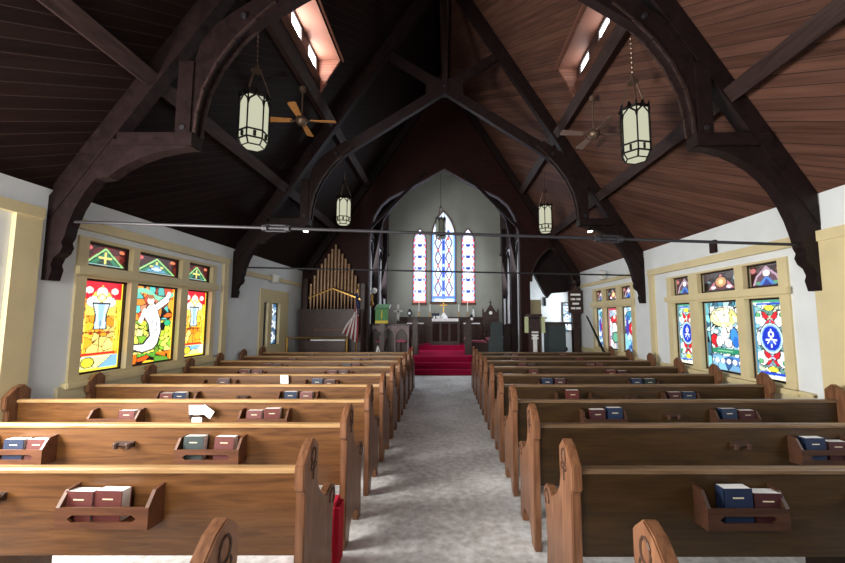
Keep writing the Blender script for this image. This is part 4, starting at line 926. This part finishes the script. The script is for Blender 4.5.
for x, z, lb in ((-2.38, 2.6, 'round white globe light on the left chancel wall'),):
    TB('globe_light', lb, 'lamp', (x, 13.1, z), [('globe', 'white', MB().lathe([(.02, -.1), (.08, -.06), (.1, 0), (.08, .06), (.02, .1)], n=12), 0), ('bracket', 'black', MB().tube([(-.12, 0, 0), (-.02, 0, -.1)], .015, 6), 0)])
TB('incense_stand', 'slim black stand with ornate head at left pier of the arch', 'stand', (-2.4, 12.75, .0), [('pole', 'black', MB().tube([(0, 0, FL), (0, 0, 2.1)], .02, 6), 0), ('bowl', 'brass', MB().lathe([(.03, 2.05), (.08, 2.12), (.04, 2.25), (.05, 2.4), (.01, 2.5)], n=10), 0)])
# pulpit-like stand with two pale green stoles at right pier
t = TB('pulpit', 'dark pulpit draped with two pale green stoles beside the right pier', 'pulpit', (2.72, 11.8, 0), [
    ('body', 'darkwood', MB().box(-.16, .16, -.1, .1, FL, 1.72), .01), ('canopy', 'darkwood', MB().box(-.22, .22, -.16, .14, 1.72, 1.8), .01), ('base', 'linen', MB().box(-.06, .06, -.12, -.1, .5, 1.15), 0)])
for x in (-.25, .25): MB().box(x - .055, x + .055, -.14, -.1, 1.24, 1.72).build('stole', M['palegreen'], t)
MB().box(-.36, .36, -.13, -.1, 1.66, 1.7).build('cross_rail', M['black'], t)
mb = MB()
for i in range(3): mb.box(-.1, .1, -.122, -.102, 1.05 + i * .09, 1.1 + i * .09)
mb.build('white_card', M['paper'], t)
# organ console / piano on the right
t = TB('organ_console', 'slate grey organ console with sloping dark lid right of the pier', 'organ console', (3.4, 11.85, 0), [('cabinet', 'slate', MB().box(-.3, .22, -.25, .3, FL, 1.5), .01), ('lid', 'darkwood', MB().box(-.34, .42, -.28, .34, 1.5, 1.56), .01)])
TB('upright_piano', 'dark upright piano behind the console under the side arch', 'piano', (3.78, 13.0, 0), [('case', 'darkwood', MB().box(-.42, .2, -.25, .1, FL, 1.3), .01), ('lid', 'darkwood', MB().box(-.44, .22, -.28, .12, 1.3, 1.34), .01), ('key_shelf', 'gable', MB().box(-.42, .2, -.4, -.25, .62, .74), .01)])
# column with hymn board
t = thing('arch_column', 'dark column carrying the side arch near the right wall', 'column', (4.1, 12.15, 0)); MB().box(-.1, .1, -.1, .1, FL, 2.75).build('shaft', M['darkwood'], t); MB().lathe([(.1, 2.6), (.17, 2.75), (.18, 2.85)], n=8).build('capital', M['beam'], t)
t = thing('hymn_board', 'dark hymn board with rows of white number cards on the column', 'hymn board', (4.05, 11.95, 1.85))
MB().prism([(-.22, 0), (-.22, .66), (-.1, .7), (0, .86), (.1, .7), (.22, .66), (.22, 0), (.1, -.05), (-.1, -.05)], -.03, .03, 'y').build('board', M['darkwood'], t)
cards = [(-.15, .55, .3), (-.15, .41, .14), (.02, .41, .13), (-.1, .27, .2), (-.15, .13, .13), (0, .13, .15)]
for x, z, w_ in cards:
    o = MB().box(x, x + w_, -.036, -.03, z - .03, z + .03).build('number_card', M['paper'], t)
    MB().box(x + .02, x + .03, -.038, -.036, z - .02, z + .02).build('numeral', M['black'], o) if w_ < .2 else None
# right side room: slit window + slot
root = bpy.data.objects.new('window_10', None); C.objects.link(root); root['kind'] = 'structure'; root.location = (4.86, 15.38, 1.2)
MB().box(-.2, .2, -.04, .01, -.05, 1.1).build('window_frame', M['sash'], root); pane('pane', p_scroll, (-.15, -.045, 0), (1, 0, 0), (0, 0, 1), .3, 1.05, root, 19, 1.2)
o = MB().box(3.95, 4.03, 15.33, 15.4, 2.15, 2.5).build('wall_plaque', M['black']); tag(o, 'narrow black plaque on the wall inside the side room', 'plaque')
o = MB().box(2.78, 3.3, 13.2, 13.3, FL, 2.3).build('notice_panel', M['cream']); tag(o, 'cream panel standing inside the side arch behind the stoles', 'panel')
# dark slanting board before the far right window
o = MB().prism([(0, 0), (.1, -.05), (1.3, -1.0), (1.2, -1.02)], -.02, .02, 'x').build('slanting_board', M['black']); o.location = (4.12, 11.25, 1.75); o.rotation_euler = (0, 0, PI); tag(o, 'black slanting board leaning before the far right window', 'board')
